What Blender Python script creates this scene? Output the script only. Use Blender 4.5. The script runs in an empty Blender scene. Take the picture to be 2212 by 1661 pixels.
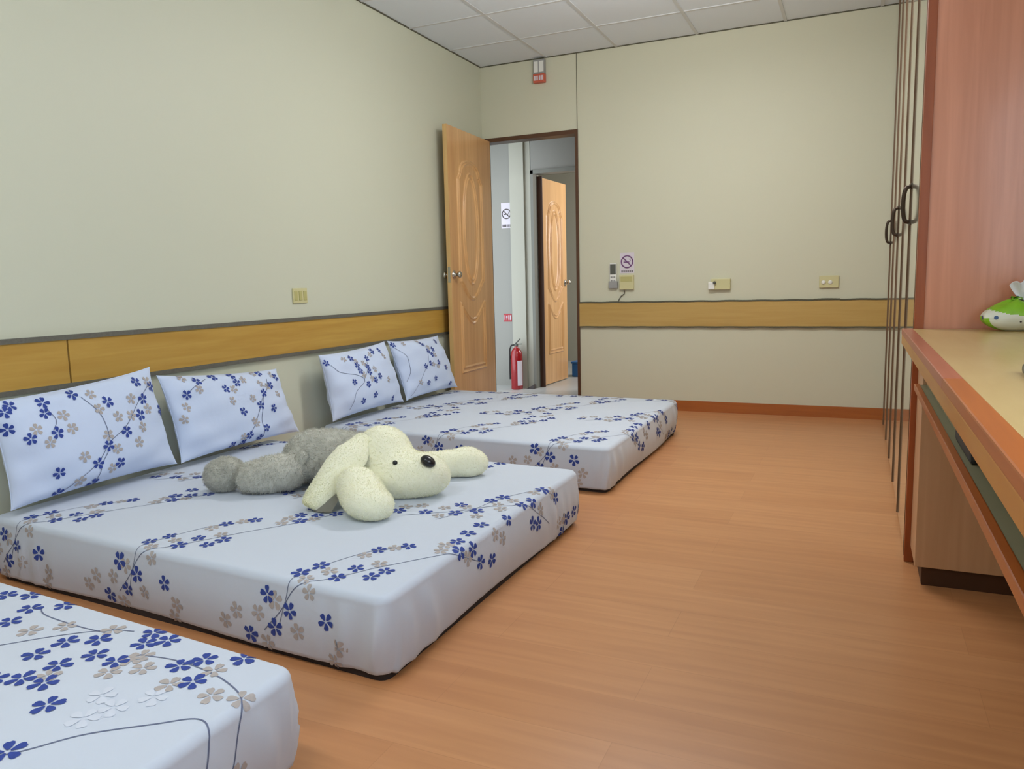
import bpy, bmesh, math, random
import numpy as np
from mathutils import Vector, Matrix
random.seed(7); np.random.seed(7)
S = bpy.context.scene
COL = S.collection
PI = math.pi

# ------------------------------------------------------------------ camera, world, exposure
cam_d = bpy.data.cameras.new('camera'); cam = bpy.data.objects.new('camera', cam_d); COL.objects.link(cam)
R_ = Vector((0.9121889, 0.40909189, -0.02355564)); U_ = Vector((-0.03184763, 0.12809007, 0.99125106)); F_ = Vector((-0.40853001, 0.90345822, -0.12987097))
m = Matrix((R_, U_, -F_)).transposed().to_4x4(); m.translation = Vector((3.0031, -6.1373, 1.047))
cam.matrix_world = m
cam_d.sensor_fit = 'HORIZONTAL'; cam_d.sensor_width = 36.0; cam_d.lens = 1656.32 / 2212 * 36.0
cam_d.clip_start = 0.02
S.camera = cam
S.view_settings.view_transform = 'Standard'; S.view_settings.look = 'None'
S.view_settings.gamma = 1.0; S.view_settings.use_curve_mapping = False
S.view_settings.exposure = 0.06
w = bpy.data.worlds.new('world'); S.world = w; w.use_nodes = True
w.node_tree.nodes['Background'].inputs[0].default_value = (0.80, 0.90, 1.0, 1)
w.node_tree.nodes['Background'].inputs[1].default_value = 3.0
S.cycles.max_bounces = 10; S.cycles.diffuse_bounces = 6

def area(name, loc, rot, sx, sy, power, col=(1, 1, 1)):
    l = bpy.data.lights.new(name, 'AREA'); l.shape = 'RECTANGLE'; l.size = sx; l.size_y = sy
    l.energy = power; l.color = col
    o = bpy.data.objects.new(name, l); COL.objects.link(o); o.location = loc; o.rotation_euler = rot
    return o
# daylight through the window in the right wall, beside the camera (real opening)
area('window_daylight', (3.93, -5.75, 1.62), (0, PI/2, 0), 1.25, 2.7, 22, (0.70, 0.85, 1.0))
# bare fluorescent battens hanging a little below the ceiling: they also light the walls and ceiling
FIX = [(2.05, -2.05), (1.5, -5.6)]
def point(name, loc, power, col, rad=0.04):
    l = bpy.data.lights.new(name, 'POINT'); l.energy = power; l.color = col; l.shadow_soft_size = rad
    o = bpy.data.objects.new(name, l); COL.objects.link(o); o.location = loc
for (fx, fy), pw in zip(FIX, (13.2, 7.0)):
    for dx in (-0.4, 0, 0.4): point('ceiling_tube_light', (fx+dx, fy, 2.56), pw, (1.0, 0.985, 0.945))
    area('ceiling_tube_light', (fx, fy, 2.62), (0, 0, 0), 1.15, 0.06, 1.35*pw, (0.98, 0.99, 0.98))
area('corridor_fill_light', (-0.15, 0.50, 2.44), (0, 0, 0), 0.9, 0.12, 0.15, (1.0, 0.98, 0.95))  # unseen lamp added to light the corridor
area('next_room_fill_light', (0.70, 2.2, 2.44), (0, 0.12, 0), 0.8, 0.6, 7, (1.0, 0.97, 0.93))  # unseen lamp added to brighten the next room and its door leaf
area('next_room_side_fill', (2.32, 2.1, 1.75), (0, PI/2, 0), 1.0, 1.2, 38, (1.0, 0.94, 0.88))  # added fill from the right, brightens the second door leaf

# ------------------------------------------------------------------ materials
def lin(c):
    return tuple(((x/255)/12.92 if x/255 <= 0.04045 else ((x/255+0.055)/1.055)**2.4) for x in c) + (1.0,)
def mat(name, rgb, rough=0.6, metal=0.0, spec=0.5, coat=0.0, sheen=0.0, bump=None, var=0.0, vscale=8.0):
    M = bpy.data.materials.new(name); M.use_nodes = True; N = M.node_tree.nodes; L = M.node_tree.links
    b = N['Principled BSDF']; b.inputs['Base Color'].default_value = lin(rgb)
    b.inputs['Roughness'].default_value = rough; b.inputs['Metallic'].default_value = metal
    b.inputs['Specular IOR Level'].default_value = spec; b.inputs['Coat Weight'].default_value = coat
    b.inputs['Coat Roughness'].default_value = 0.08; b.inputs['Sheen Weight'].default_value = sheen
    tc = N.new('ShaderNodeTexCoord')
    if var:
        n = N.new('ShaderNodeTexNoise'); n.inputs['Scale'].default_value = vscale; n.inputs['Detail'].default_value = 5
        L.new(tc.outputs['Object'], n.inputs['Vector'])
        mx = N.new('ShaderNodeMixRGB'); mx.inputs[1].default_value = tuple(v*(1-var) for v in lin(rgb)[:3])+(1,)
        mx.inputs[2].default_value = tuple(min(1, v*(1+var)) for v in lin(rgb)[:3])+(1,)
        L.new(n.outputs['Fac'], mx.inputs[0]); L.new(mx.outputs[0], b.inputs['Base Color'])
    if bump:
        n2 = N.new('ShaderNodeTexNoise'); n2.inputs['Scale'].default_value = bump[0]; n2.inputs['Detail'].default_value = 4
        L.new(tc.outputs['Object'], n2.inputs['Vector'])
        bp = N.new('ShaderNodeBump'); bp.inputs['Strength'].default_value = bump[1]; bp.inputs['Distance'].default_value = bump[2]
        L.new(n2.outputs['Fac'], bp.inputs['Height']); L.new(bp.outputs[0], b.inputs['Normal'])
    return M
def wood(name, c1, c2, axis='x', scale=3.0, rough=0.35, coat=0.0, stretch=0.06, contrast=(0.3, 0.7)):
    """streaky grain along one object axis"""
    M = bpy.data.materials.new(name); M.use_nodes = True; N = M.node_tree.nodes; L = M.node_tree.links
    b = N['Principled BSDF']; b.inputs['Roughness'].default_value = rough; b.inputs['Coat Weight'].default_value = coat
    b.inputs['Coat Roughness'].default_value = 0.12
    tc = N.new('ShaderNodeTexCoord'); mp = N.new('ShaderNodeMapping')
    sc = [1.0, 1.0, 1.0]; sc['xyz'.index(axis)] = stretch
    mp.inputs['Scale'].default_value = sc
    L.new(tc.outputs['Object'], mp.inputs['Vector'])
    n = N.new('ShaderNodeTexNoise'); n.inputs['Scale'].default_value = scale*12; n.inputs['Detail'].default_value = 7
    n.inputs['Distortion'].default_value = 0.6; L.new(mp.outputs[0], n.inputs['Vector'])
    n2 = N.new('ShaderNodeTexNoise'); n2.inputs['Scale'].default_value = scale*2.2; n2.inputs['Detail'].default_value = 3
    L.new(mp.outputs[0], n2.inputs['Vector'])
    ad = N.new('ShaderNodeMath'); ad.operation = 'ADD'; L.new(n.outputs['Fac'], ad.inputs[0]); L.new(n2.outputs['Fac'], ad.inputs[1])
    hv = N.new('ShaderNodeMath'); hv.operation = 'MULTIPLY'; hv.inputs[1].default_value = 0.5; L.new(ad.outputs[0], hv.inputs[0])
    r = N.new('ShaderNodeValToRGB'); r.color_ramp.elements[0].position = contrast[0]; r.color_ramp.elements[1].position = contrast[1]
    r.color_ramp.elements[0].color = lin(c2); r.color_ramp.elements[1].color = lin(c1)
    L.new(hv.outputs[0], r.inputs[0]); L.new(r.outputs[0], b.inputs['Base Color'])
    return M

M = {}
M['wall'] = mat('wall_paint', (200, 202, 184), 0.55, bump=(180, 0.05, 0.002))
M['wall_far'] = mat('wall_paint_far', (204, 203, 182), 0.55, bump=(180, 0.05, 0.002))
M['ceiling'] = mat('ceiling_tile', (222, 229, 238), 0.8, bump=(60, 0.1, 0.002))
M['tbar'] = mat('ceiling_grid_bar', (204, 206, 208), 0.6)
M['seam'] = mat('dark_joint', (88, 86, 70), 0.8)
M['band'] = wood('wall_band_wood', (196, 158, 78), (170, 126, 50), 'y', 3.0, 0.4, 0.15)
M['band_far'] = wood('wall_band_wood_far', (196, 164, 98), (178, 142, 74), 'x', 3.0, 0.4, 0.15)
M['stone'] = mat('speckled_trim', (98, 96, 88), 0.5, var=0.35, vscale=90)
M['base'] = wood('baseboard_wood', (176, 104, 48), (150, 80, 34), 'x', 3.0, 0.35, 0.2)
M['frame'] = mat('door_frame_brown', (84, 54, 34), 0.4, var=0.15, vscale=20)
M['door'] = wood('door_veneer', (228, 182, 126), (194, 142, 90), 'z', 2.4, 0.30, 0.5, 0.05)
M['door_edge'] = wood('door_edge', (214, 178, 120), (190, 150, 92), 'z', 2.4, 0.4, 0.2, 0.05)
M['steel'] = mat('satin_steel', (190, 186, 178), 0.22, 1.0)
M['dark_metal'] = mat('dark_bronze', (70, 58, 50), 0.3, 0.8)
M['laminate'] = mat('cream_laminate', (200, 194, 172), 0.07, spec=0.6, coat=0.9)
M['edge_brown'] = mat('door_edge_brown', (112, 84, 60), 0.5)
M['orange'] = wood('orange_wood', (166, 84, 38), (128, 58, 20), 'z', 3.0, 0.4, 0.08)
M['redpanel'] = wood('pink_brown_veneer', (220, 150, 120), (188, 120, 90), 'z', 3.0, 0.32, 0.35, 0.05)
M['desktop'] = wood('pale_wood_laminate', (198, 174, 118), (182, 154, 96), 'y', 2.0, 0.35, 0.25, 0.15)
M['trim_red'] = wood('red_wood_edge', (176, 102, 74), (150, 78, 50), 'y', 3.0, 0.4, 0.1)
M['trim_orange'] = wood('orange_wood_edge', (176, 96, 30), (146, 72, 16), 'y', 3.0, 0.4, 0.08)
M['fascia'] = wood('fascia_wood', (186, 134, 54), (166, 100, 16), 'y', 2.0, 0.4, 0.08, 0.12)
M['greyshelf'] = mat('grey_green_laminate', (128, 126, 98), 0.45, var=0.08)
M['cabside'] = wood('beige_veneer', (206, 164, 128), (186, 144, 108), 'z', 3.0, 0.35, 0.2, 0.05)
M['toe'] = mat('dark_toe_kick', (70, 40, 22), 0.5, var=0.2)
M['sheet'] = mat('white_blue_cotton', (196, 204, 219), 0.85, sheen=0.15, bump=(26, 0.12, 0.006))
M['pillow_cloth'] = mat('pillow_blue_white_cotton', (198, 211, 238), 0.85, sheen=0.15, bump=(26, 0.12, 0.006))
M['blue'] = mat('print_blue', (44, 66, 146), 0.85, var=0.25, vscale=160)
M['taupe'] = mat('print_taupe', (172, 164, 162), 0.85, var=0.12, vscale=160)
M['stem'] = mat('print_stem', (100, 108, 136), 0.85)
M['pale'] = mat('print_pale', (204, 210, 224), 0.85)
M['contact_dark'] = mat('mattress_contact_shade', (44, 34, 32), 0.8)
M['fur_white'] = mat('plush_cream', (238, 237, 215), 0.95, sheen=0.25, bump=(90, 0.15, 0.003), var=0.03, vscale=40)
M['fur_grey'] = mat('plush_grey', (182, 181, 172), 0.95, sheen=0.3, bump=(70, 0.25, 0.004), var=0.24, vscale=17)
def fibre(name, rgb):
    Mx = bpy.data.materials.new(name); Mx.use_nodes = True; N = Mx.node_tree.nodes; L = Mx.node_tree.links
    for n_ in list(N):
        if n_.type == 'BSDF_PRINCIPLED': N.remove(n_)
    d = N.new('ShaderNodeBsdfDiffuse'); t = N.new('ShaderNodeBsdfTranslucent'); mx = N.new('ShaderNodeMixShader'); mx.inputs[0].default_value = 0.5
    d.inputs[0].default_value = lin(rgb); t.inputs[0].default_value = lin(rgb)
    L.new(d.outputs[0], mx.inputs[1]); L.new(t.outputs[0], mx.inputs[2]); L.new(mx.outputs[0], N['Material Output'].inputs['Surface'])
    return Mx
M['lining'] = mat('plush_lining_grey', (128, 126, 116), 0.95, sheen=0.2, bump=(70, 0.25, 0.004), var=0.1, vscale=26); M['fib_lining'] = fibre('plush_lining_fibre', (140, 138, 128))
M['fib_white'] = fibre('plush_cream_fibre', (244, 243, 222)); M['fib_grey'] = fibre('plush_grey_fibre', (206, 205, 197))
M['black'] = mat('black_plastic', (22, 24, 30), 0.25)
M['ivory'] = mat('ivory_plastic', (202, 196, 150), 0.4)
M['ivory2'] = mat('ivory_plastic_dark', (182, 176, 118), 0.4)
M['white_pl'] = mat('white_plastic', (228, 228, 224), 0.4)
M['grey_pl'] = mat('grey_plastic', (150, 150, 150), 0.4)
M['dark_pl'] = mat('dark_plastic', (84, 86, 80), 0.4)
M['purple'] = mat('purple_ink', (112, 70, 120), 0.6)
M['paper'] = mat('sticker_paper', (212, 204, 214), 0.6)
M['ink'] = mat('dark_ink', (70, 62, 62), 0.6)
M['red_sign'] = mat('red_sign', (168, 40, 48), 0.5)
M['redcap'] = mat('orange_red_plastic', (196, 92, 70), 0.4)
M['exting'] = mat('extinguisher_red', (150, 18, 26), 0.25, coat=0.5)
M['rubber'] = mat('black_rubber', (38, 36, 34), 0.6)
M['hall'] = mat('corridor_paint', (146, 144, 137), 0.6)
M['hall_white'] = mat('pilaster_paint', (172, 170, 156), 0.6)
M['hall_grey'] = mat('corridor_header', (128, 128, 120), 0.7)
M['tile'] = mat('corridor_tile', (190, 190, 188), 0.3, var=0.05)
M['bluebox'] = mat('blue_plastic', (52, 112, 176), 0.4)
M['green'] = mat('pack_green', (138, 196, 40), 0.35, var=0.2, vscale=30)
M['packwhite'] = mat('pack_white', (226, 228, 214), 0.3)
M['tissue'] = mat('tissue_paper', (226, 228, 234), 0.9)
M['packblue'] = mat('pack_blue', (60, 92, 140), 0.4)
M['packdark'] = mat('pack_olive', (96, 106, 56), 0.4)

def floor_mat():
    Mx = bpy.data.materials.new('laminate_floor'); Mx.use_nodes = True; N = Mx.node_tree.nodes; L = Mx.node_tree.links
    b = N['Principled BSDF']; b.inputs['Roughness'].default_value = 0.34; b.inputs['Specular IOR Level'].default_value = 0.45
    tc = N.new('ShaderNodeTexCoord')
    br = N.new('ShaderNodeTexBrick'); br.offset = 0.37; br.offset_frequency = 2
    br.inputs['Scale'].default_value = 1.0; br.inputs['Brick Width'].default_value = 1.26; br.inputs['Row Height'].default_value = 0.19
    br.inputs['Mortar Size'].default_value = 0.0012; br.inputs['Mortar Smooth'].default_value = 0.4; br.inputs['Bias'].default_value = 0.0
    br.inputs['Color1'].default_value = lin((200, 143, 97)); br.inputs['Color2'].default_value = lin((193, 135, 89))
    br.inputs['Mortar'].default_value = lin((184, 128, 84))
    L.new(tc.outputs['Object'], br.inputs['Vector'])
    mp = N.new('ShaderNodeMapping'); mp.inputs['Scale'].default_value = (0.07, 1, 1); L.new(tc.outputs['Object'], mp.inputs['Vector'])
    n = N.new('ShaderNodeTexNoise'); n.inputs['Scale'].default_value = 26; n.inputs['Detail'].default_value = 7; n.inputs['Distortion'].default_value = 0.5
    L.new(mp.outputs[0], n.inputs['Vector'])
    r = N.new('ShaderNodeValToRGB'); r.color_ramp.elements[0].position = 0.32; r.color_ramp.elements[1].position = 0.68
    r.color_ramp.elements[0].color = (0.86, 0.82, 0.80, 1); r.color_ramp.elements[1].color = (1.0, 1.0, 1.0, 1)
    L.new(n.outputs['Fac'], r.inputs[0])
    mx = N.new('ShaderNodeMixRGB'); mx.blend_type = 'MULTIPLY'; mx.inputs[0].default_value = 1
    L.new(br.outputs['Color'], mx.inputs[1]); L.new(r.outputs[0], mx.inputs[2]); L.new(mx.outputs[0], b.inputs['Base Color'])
    return Mx
M['floor'] = floor_mat()
def perforated():
    Mx = M['ceiling'].copy(); Mx.name = 'ceiling_tile_perforated'; N = Mx.node_tree.nodes; L = Mx.node_tree.links
    b = N['Principled BSDF']; tc = N.new('ShaderNodeTexCoord')
    v = N.new('ShaderNodeTexVoronoi'); v.inputs['Scale'].default_value = 40; v.inputs['Randomness'].default_value = 0.0
    L.new(tc.outputs['Object'], v.inputs['Vector'])
    r = N.new('ShaderNodeValToRGB'); r.color_ramp.elements[0].position = 0.16; r.color_ramp.elements[1].position = 0.24
    r.color_ramp.elements[0].color = lin((186, 188, 190)); r.color_ramp.elements[1].color = lin((222, 229, 238))
    L.new(v.outputs['Distance'], r.inputs[0]); L.new(r.outputs[0], b.inputs['Base Color'])
    return Mx
M['ceiling_dots'] = perforated()
def emit(name, col, s):
    Mx = bpy.data.materials.new(name); Mx.use_nodes = True; b = Mx.node_tree.nodes['Principled BSDF']
    b.inputs['Base Color'].default_value = (0.8, 0.8, 0.8, 1); b.inputs['Emission Color'].default_value = col + (1,); b.inputs['Emission Strength'].default_value = s
    return Mx
M['lamp'] = emit('lamp_diffuser', (1, 0.98, 0.95), 2.0)

# ------------------------------------------------------------------ mesh helpers
def link(name, verts, faces, mats, parent=None, mi=None, smooth=False, edge_angle=None):
    me = bpy.data.meshes.new(name); me.from_pydata([tuple(map(float, v)) for v in verts], [], faces)
    for x in (mats if isinstance(mats, (list, tuple)) else [mats]): me.materials.append(x)
    if mi is not None: me.polygons.foreach_set('material_index', mi)
    if smooth: me.polygons.foreach_set('use_smooth', [True]*len(me.polygons))
    me.update()
    o = bpy.data.objects.new(name, me); COL.objects.link(o)
    if parent: o.parent = parent
    return o
class MB:
    def __init__(s): s.v = []; s.f = []; s.mi = []; s.sm = []
    def add(s, vs, fs, k=0, smooth=False):
        n = len(s.v); s.v += [tuple(v) for v in vs]; s.f += [tuple(i+n for i in f) for f in fs]; s.mi += [k]*len(fs); s.sm += [smooth]*len(fs)
    def box(s, x0, x1, y0, y1, z0, z1, k=0, bev=0.0, skip=()):
        if bev <= 0:
            vs = [(x, y, z) for z in (z0, z1) for y in (y0, y1) for x in (x0, x1)]
            fs = {'-z': (0, 2, 3, 1), '+z': (4, 5, 7, 6), '-y': (0, 1, 5, 4), '+y': (2, 6, 7, 3), '-x': (0, 4, 6, 2), '+x': (1, 3, 7, 5)}
            s.add(vs, [f for n, f in fs.items() if n not in skip], k)
        else:
            bm = bmesh.new(); bmesh.ops.create_cube(bm, size=1)
            for v in bm.verts: v.co = Vector(((x0+x1)/2+v.co.x*(x1-x0), (y0+y1)/2+v.co.y*(y1-y0), (z0+z1)/2+v.co.z*(z1-z0)))
            bmesh.ops.bevel(bm, geom=bm.edges[:], offset=bev, segments=2, affect='EDGES', profile=0.6)
            bm.verts.index_update(); s.add([tuple(v.co) for v in bm.verts], [tuple(v.index for v in f.verts) for f in bm.faces], k, False); bm.free()
    def rev(s, prof, c=(0, 0, 0), axis='z', n=24, k=0, cap=True):
        """lathe of (radius, height) points"""
        vs = []
        for r, h in prof:
            for i in range(n):
                a = 2*PI*i/n; p = (r*math.cos(a), r*math.sin(a), h)
                if axis == 'x': p = (p[2], p[0], p[1])
                if axis == 'y': p = (p[1], p[2], p[0])
                vs.append((c[0]+p[0], c[1]+p[1], c[2]+p[2]))
        fs = [(j*n+i, j*n+(i+1) % n, (j+1)*n+(i+1) % n, (j+1)*n+i) for j in range(len(prof)-1) for i in range(n)]
        s.add(vs, fs, k, True)
        if cap: s.add([vs[i] for i in range(n)], [tuple(range(n))[::-1]], k); s.add(vs[-n:], [tuple(range(n))], k)
    def tube(s, pts, r, n=8, k=0, closed=False):
        P = [Vector(p) for p in pts]; N_ = len(P); vs = []; up = None
        for i, p in enumerate(P):
            a = P[(i-1) % N_] if (closed or i > 0) else p; b = P[(i+1) % N_] if (closed or i < N_-1) else p
            t = (b-a).normalized()
            if up is None: up = Vector((0, 0, 1)) if abs(t.z) < 0.9 else Vector((1, 0, 0))
            sd = t.cross(up).normalized(); up = sd.cross(t).normalized()
            rr = r[i] if isinstance(r, (list, tuple)) else r
            vs += [tuple(p + sd*rr*math.cos(2*PI*j/n) + up*rr*math.sin(2*PI*j/n)) for j in range(n)]
        m_ = N_ if closed else N_-1
        fs = [(i*n+j, i*n+(j+1) % n, ((i+1) % N_)*n+(j+1) % n, ((i+1) % N_)*n+j) for i in range(m_) for j in range(n)]
        s.add(vs, fs, k, True)
        if not closed: s.add(vs[:n], [tuple(range(n))[::-1]], k); s.add(vs[-n:], [tuple(range(n))], k)
    def build(s, name, mats, parent=None):
        o = link(name, s.v, s.f, mats, parent, s.mi); o.data.polygons.foreach_set('use_smooth', s.sm)
        bm = bmesh.new(); bm.from_mesh(o.data); bmesh.ops.recalc_face_normals(bm, faces=bm.faces); bm.to_mesh(o.data); bm.free()
        return o
def empty(name, loc, rz=0):
    o = bpy.data.objects.new(name, None); COL.objects.link(o); o.location = loc; o.rotation_euler = (0, 0, rz); o.empty_display_size = 0.1
    return o
def tag(o, label, cat, group=None, kind=None):
    o['label'] = label; o['category'] = cat
    if group: o['group'] = group
    if kind: o['kind'] = kind
    return o
def struct(o): o['kind'] = 'structure'; return o
def place(parent, *kids):
    """parts were modelled in world coordinates: keep them there under an Empty at the thing's base"""
    for k in kids: k.parent = parent; k.matrix_parent_inverse = Matrix.Translation(-parent.location)

# ------------------------------------------------------------------ the room
RW, BK, H = 3.82, -7.6, 2.885            # right wall, back wall, ceiling
DX0, DX1, DZ = 0.012, 0.860, 2.275       # doorway in the far wall
b = MB(); b.box(-0.12, RW+0.12, BK-0.15, 0.10, -0.12, 0.0); struct(b.build('floor', M['floor']))
def ceiling():
    b = MB(); b.box(-0.12, RW+0.12, BK-0.15, 0.10, H, H+0.1, 0); struct(b.build('ceiling', [M['ceiling']]))
    b = MB()
    b.add([(0.012, -2.9, H-0.0015), (0.588, -2.9, H-0.0015), (0.588, -1.142, H-0.0015), (0.012, -1.142, H-0.0015)], [(0, 1, 2, 3)])
    b.add([(0.612, -2.9, H-0.0015), (1.188, -2.9, H-0.0015), (1.188, -0.55, H-0.0015), (0.612, -0.55, H-0.0015)], [(0, 1, 2, 3)])
    struct(b.build('trim_9', [M['ceiling_dots']]))
    b = MB()
    for x in (0.6, 1.2, 1.83, 2.46, 3.09): b.box(x-0.011, x+0.011, BK, 0, H-0.006, H)
    y = -0.54
    while y > BK: b.box(0, RW, y-0.011, y+0.011, H-0.0055, H); y -= 0.6
    struct(b.build('trim_8', [M['tbar']]))
ceiling()
b = MB(); b.box(-0.12, 0, BK-0.15, 0.10, 0, H); struct(b.build('wall_left', M['wall']))
WY0, WY1, WZ0, WZ1 = -7.1, -4.4, 1.0, 2.25
b = MB(); b.box(RW, RW+0.12, WY1, 0.10, 0, H); b.box(RW, RW+0.12, BK-0.15, WY0, 0, H); b.box(RW, RW+0.12, WY0, WY1, 0, WZ0); b.box(RW, RW+0.12, WY0, WY1, WZ1, H)
struct(b.build('wall_right', M['wall']))
b = MB()
for y in (WY0, (WY0+WY1)/2-0.02, WY1-0.04): b.box(RW+0.03, RW+0.08, y, y+0.04, WZ0, WZ1)
b.box(RW+0.03, RW+0.08, WY0, WY1, WZ0, WZ0+0.04); b.box(RW+0.03, RW+0.08, WY0, WY1, WZ1-0.04, WZ1)
struct(b.build('window_1', M['white_pl']))
b = MB(); b.box(DX1, RW, 0, 0.10, 0, H); b.box(0, DX1, 0, 0.10, DZ, H); b.box(0, DX0, 0, 0.10, 0, DZ)
struct(b.build('wall_far', M['wall_far']))
b = MB(); b.box(0, RW, BK-0.15, BK, 0, H); struct(b.build('wall_back', M['wall']))
# wooden band between two speckled strips, left wall and far wall
ZB, ZT = 0.682, 0.862
def bands():
    b = MB(); b.box(0, 0.016, -3.992, -0.018, ZB, ZT, 0); b.box(0, 0.016, BK, -4.0, ZB, ZT, 0)
    struct(b.build('trim_1', M['band']))
    b = MB(); b.box(0, 0.022, BK, 0, ZT, ZT+0.020); b.box(0, 0.022, BK, 0, ZB-0.020, ZB); b.box(0, 0.006, -4.0, -3.992, ZB, ZT); struct(b.build('trim_2', M['stone']))
    b = MB(); b.box(DX1+0.012, 3.19, -0.016, 0, ZB, ZT+0.012); struct(b.build('trim_3', M['band_far']))
    b = MB()
    n = 90
    for z0, t in ((ZT+0.012, 0.011), (ZB-0.011, 0.011)):
        for i in range(n):
            x0 = DX1+0.012 + (3.19-DX1-0.012)*i/n; x1 = DX1+0.012 + (3.19-DX1-0.012)*(i+1)/n
            dz = 0.0015*math.sin(i*0.7)+(0.003 if z0 > 0.8 and 70 < i < 78 else 0)
            b.box(x0, x1, -0.02, 0, z0+dz, z0+t+dz)
    struct(b.build('trim_4', M['seam']))
    b = MB(); b.box(DX1+0.012, 3.19, -0.014, 0, 0, 0.085); struct(b.build('baseboard_far', M['base']))
    b = MB(); b.box(0, 0.012, BK, 0, 0, 0.085); struct(b.build('baseboard_left', M['base']))
    b = MB(); b.box(DX1+0.004, DX1+0.009, -0.003, 0, DZ, H); b.box(DX0, 3.19, -0.004, 0, H-0.008, H); b.box(0, 0.006, BK, 0, H-0.008, H)
    struct(b.build('trim_5', M['seam']))
bands()
# door frame (lining of the doorway)
b = MB(); b.box(DX1-0.012, DX1+0.012, -0.012, 0.112, 0, DZ+0.012); b.box(DX0-0.010, DX0+0.010, -0.008, 0.112, 0, DZ+0.01)
b.box(DX0-0.010, DX1, -0.010, 0.112, DZ-0.022, DZ+0.012); struct(b.build('trim_6', M['frame']))

# ------------------------------------------------------------------ corridor and next room
def corridor():
    b = MB(); b.box(-1.8, 2.2, 0.10, 4.0, -0.12, 0.0); struct(b.build('floor_corridor', M['tile']))
    b = MB(); b.box(-1.8, 2.2, 0.10, 4.0, 2.47, 2.57); struct(b.build('ceiling_corridor', M['hall_white']))
    b = MB(); b.box(-1.8, -0.17, 1.06, 1.16, 0, 2.47); b.box(0.86, 2.2, 0.96, 1.06, 0, 2.47); b.box(0.04, 0.86, 0.96, 1.06, 2.14, 2.47)
    struct(b.build('wall_corridor', M['hall']))
    b = MB(); b.box(-0.17, -0.02, 0.93, 1.16, 0, 2.47); b.box(-0.02, 0.045, 0.96, 1.16, 0, 2.47); struct(b.build('wall_pilaster', M['hall_white']))
    b = MB(); b.box(-1.85, -1.8, 0.10, 4.0, 0, 2.47); b.box(2.2, 2.25, 0.10, 1.45, 0, 2.47); b.box(2.2, 2.25, 2.75, 4.0, 0, 2.47); b.box(2.2, 2.25, 1.45, 2.75, 0, 1.22); b.box(2.2, 2.25, 1.45, 2.75, 2.28, 2.47); b.box(-1.8, 2.2, 3.6, 3.7, 0, 2.47)  # opening in the right side wall added for the side fill
    struct(b.build('wall_next_room', M['hall_white']))
    b = MB(); b.box(0.045, 0.075, 0.945, 1.07, 0, 2.14); b.box(0.83, 0.86, 0.945, 1.07, 0, 2.14); b.box(0.045, 0.86, 0.945, 1.07, 2.105, 2.14)
    struct(b.build('trim_7', M['hall_grey']))
corridor()

# ------------------------------------------------------------------ carved doors
def seg_dist(X, Y, pts):
    d = np.full(X.shape, 9.0)
    for (x0, y0), (x1, y1) in zip(pts[:-1], pts[1:]):
        dx, dy = x1-x0, y1-y0; L2 = dx*dx+dy*dy+1e-12
        t = np.clip(((X-x0)*dx+(Y-y0)*dy)/L2, 0, 1); d = np.minimum(d, np.hypot(X-x0-t*dx, Y-y0-t*dy))
    return d
def door_relief(Wd, Hd):
    nx, nz = 190, 460
    xs = np.linspace(0, Wd, nx); zs = np.linspace(0, Hd, nz); X, Z = np.meshgrid(xs, zs)
    s = Wd/0.83; k = Hd/2.25; c = 0.44*s; hw = 0.235*s
    curves = []
    for off in (0.0, 0.028):
        a = hw-off
        o = [(c-a, 1.07*k)]
        o += [(c-a, 1.86*k)]
        for t in np.linspace(0, 1, 9): o.append((c-a+0.035*s*math.sin(t*PI/2)*1.0, (1.86+0.05*t)*k))
        for t in np.linspace(0, PI, 21): o.append((c-(a-0.05*s)*math.cos(t), (1.925-off*0.6)*k+0.095*k*math.sin(t)))
        for t in np.linspace(1, 0, 9): o.append((c+a-0.035*s*math.sin(t*PI/2), (1.86+0.05*t)*k))
        o += [(c+a, 1.86*k), (c+a, 1.07*k)]
        for t in np.linspace(0, 1, 22): o.append((c+a-2*a*t, (1.07+off*0.4)*k-0.15*k*math.sin(PI*t)**1.3))
        curves.append(o)
    for e, q in ((0.148, 0.44), (0.118, 0.405)):
        curves.append([(c+e*s*math.cos(t), 1.485*k+q*k*math.sin(t)) for t in np.linspace(0, 2*PI, 60)])
    for off in (0.0, 0.035):
        a = hw-off*0.8
        o = [(c-a, (0.34+off)*k), (c-a, (0.90-off)*k)] + [(c-a+2*a*t, (0.90-off)*k-0.14*k*math.sin(PI*t)**1.2) for t in np.linspace(0, 1, 22)] + [(c+a, (0.90-off)*k), (c+a, (0.34+off)*k), (c-a, (0.34+off)*k)]
        curves.append(o)
    hgt = np.zeros(X.shape)
    for cv in curves:
        d = seg_dist(X, Z, cv); g = np.where(d < 0.011, 0.5+0.5*np.cos(PI*d/0.011), 0); hgt = np.maximum(hgt, g)
    ed = np.minimum(np.minimum(X, Wd-X), np.minimum(Z, Hd-Z)); fade = np.clip(ed/0.01, 0, 1)
    return X, Z, hgt*fade
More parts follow.
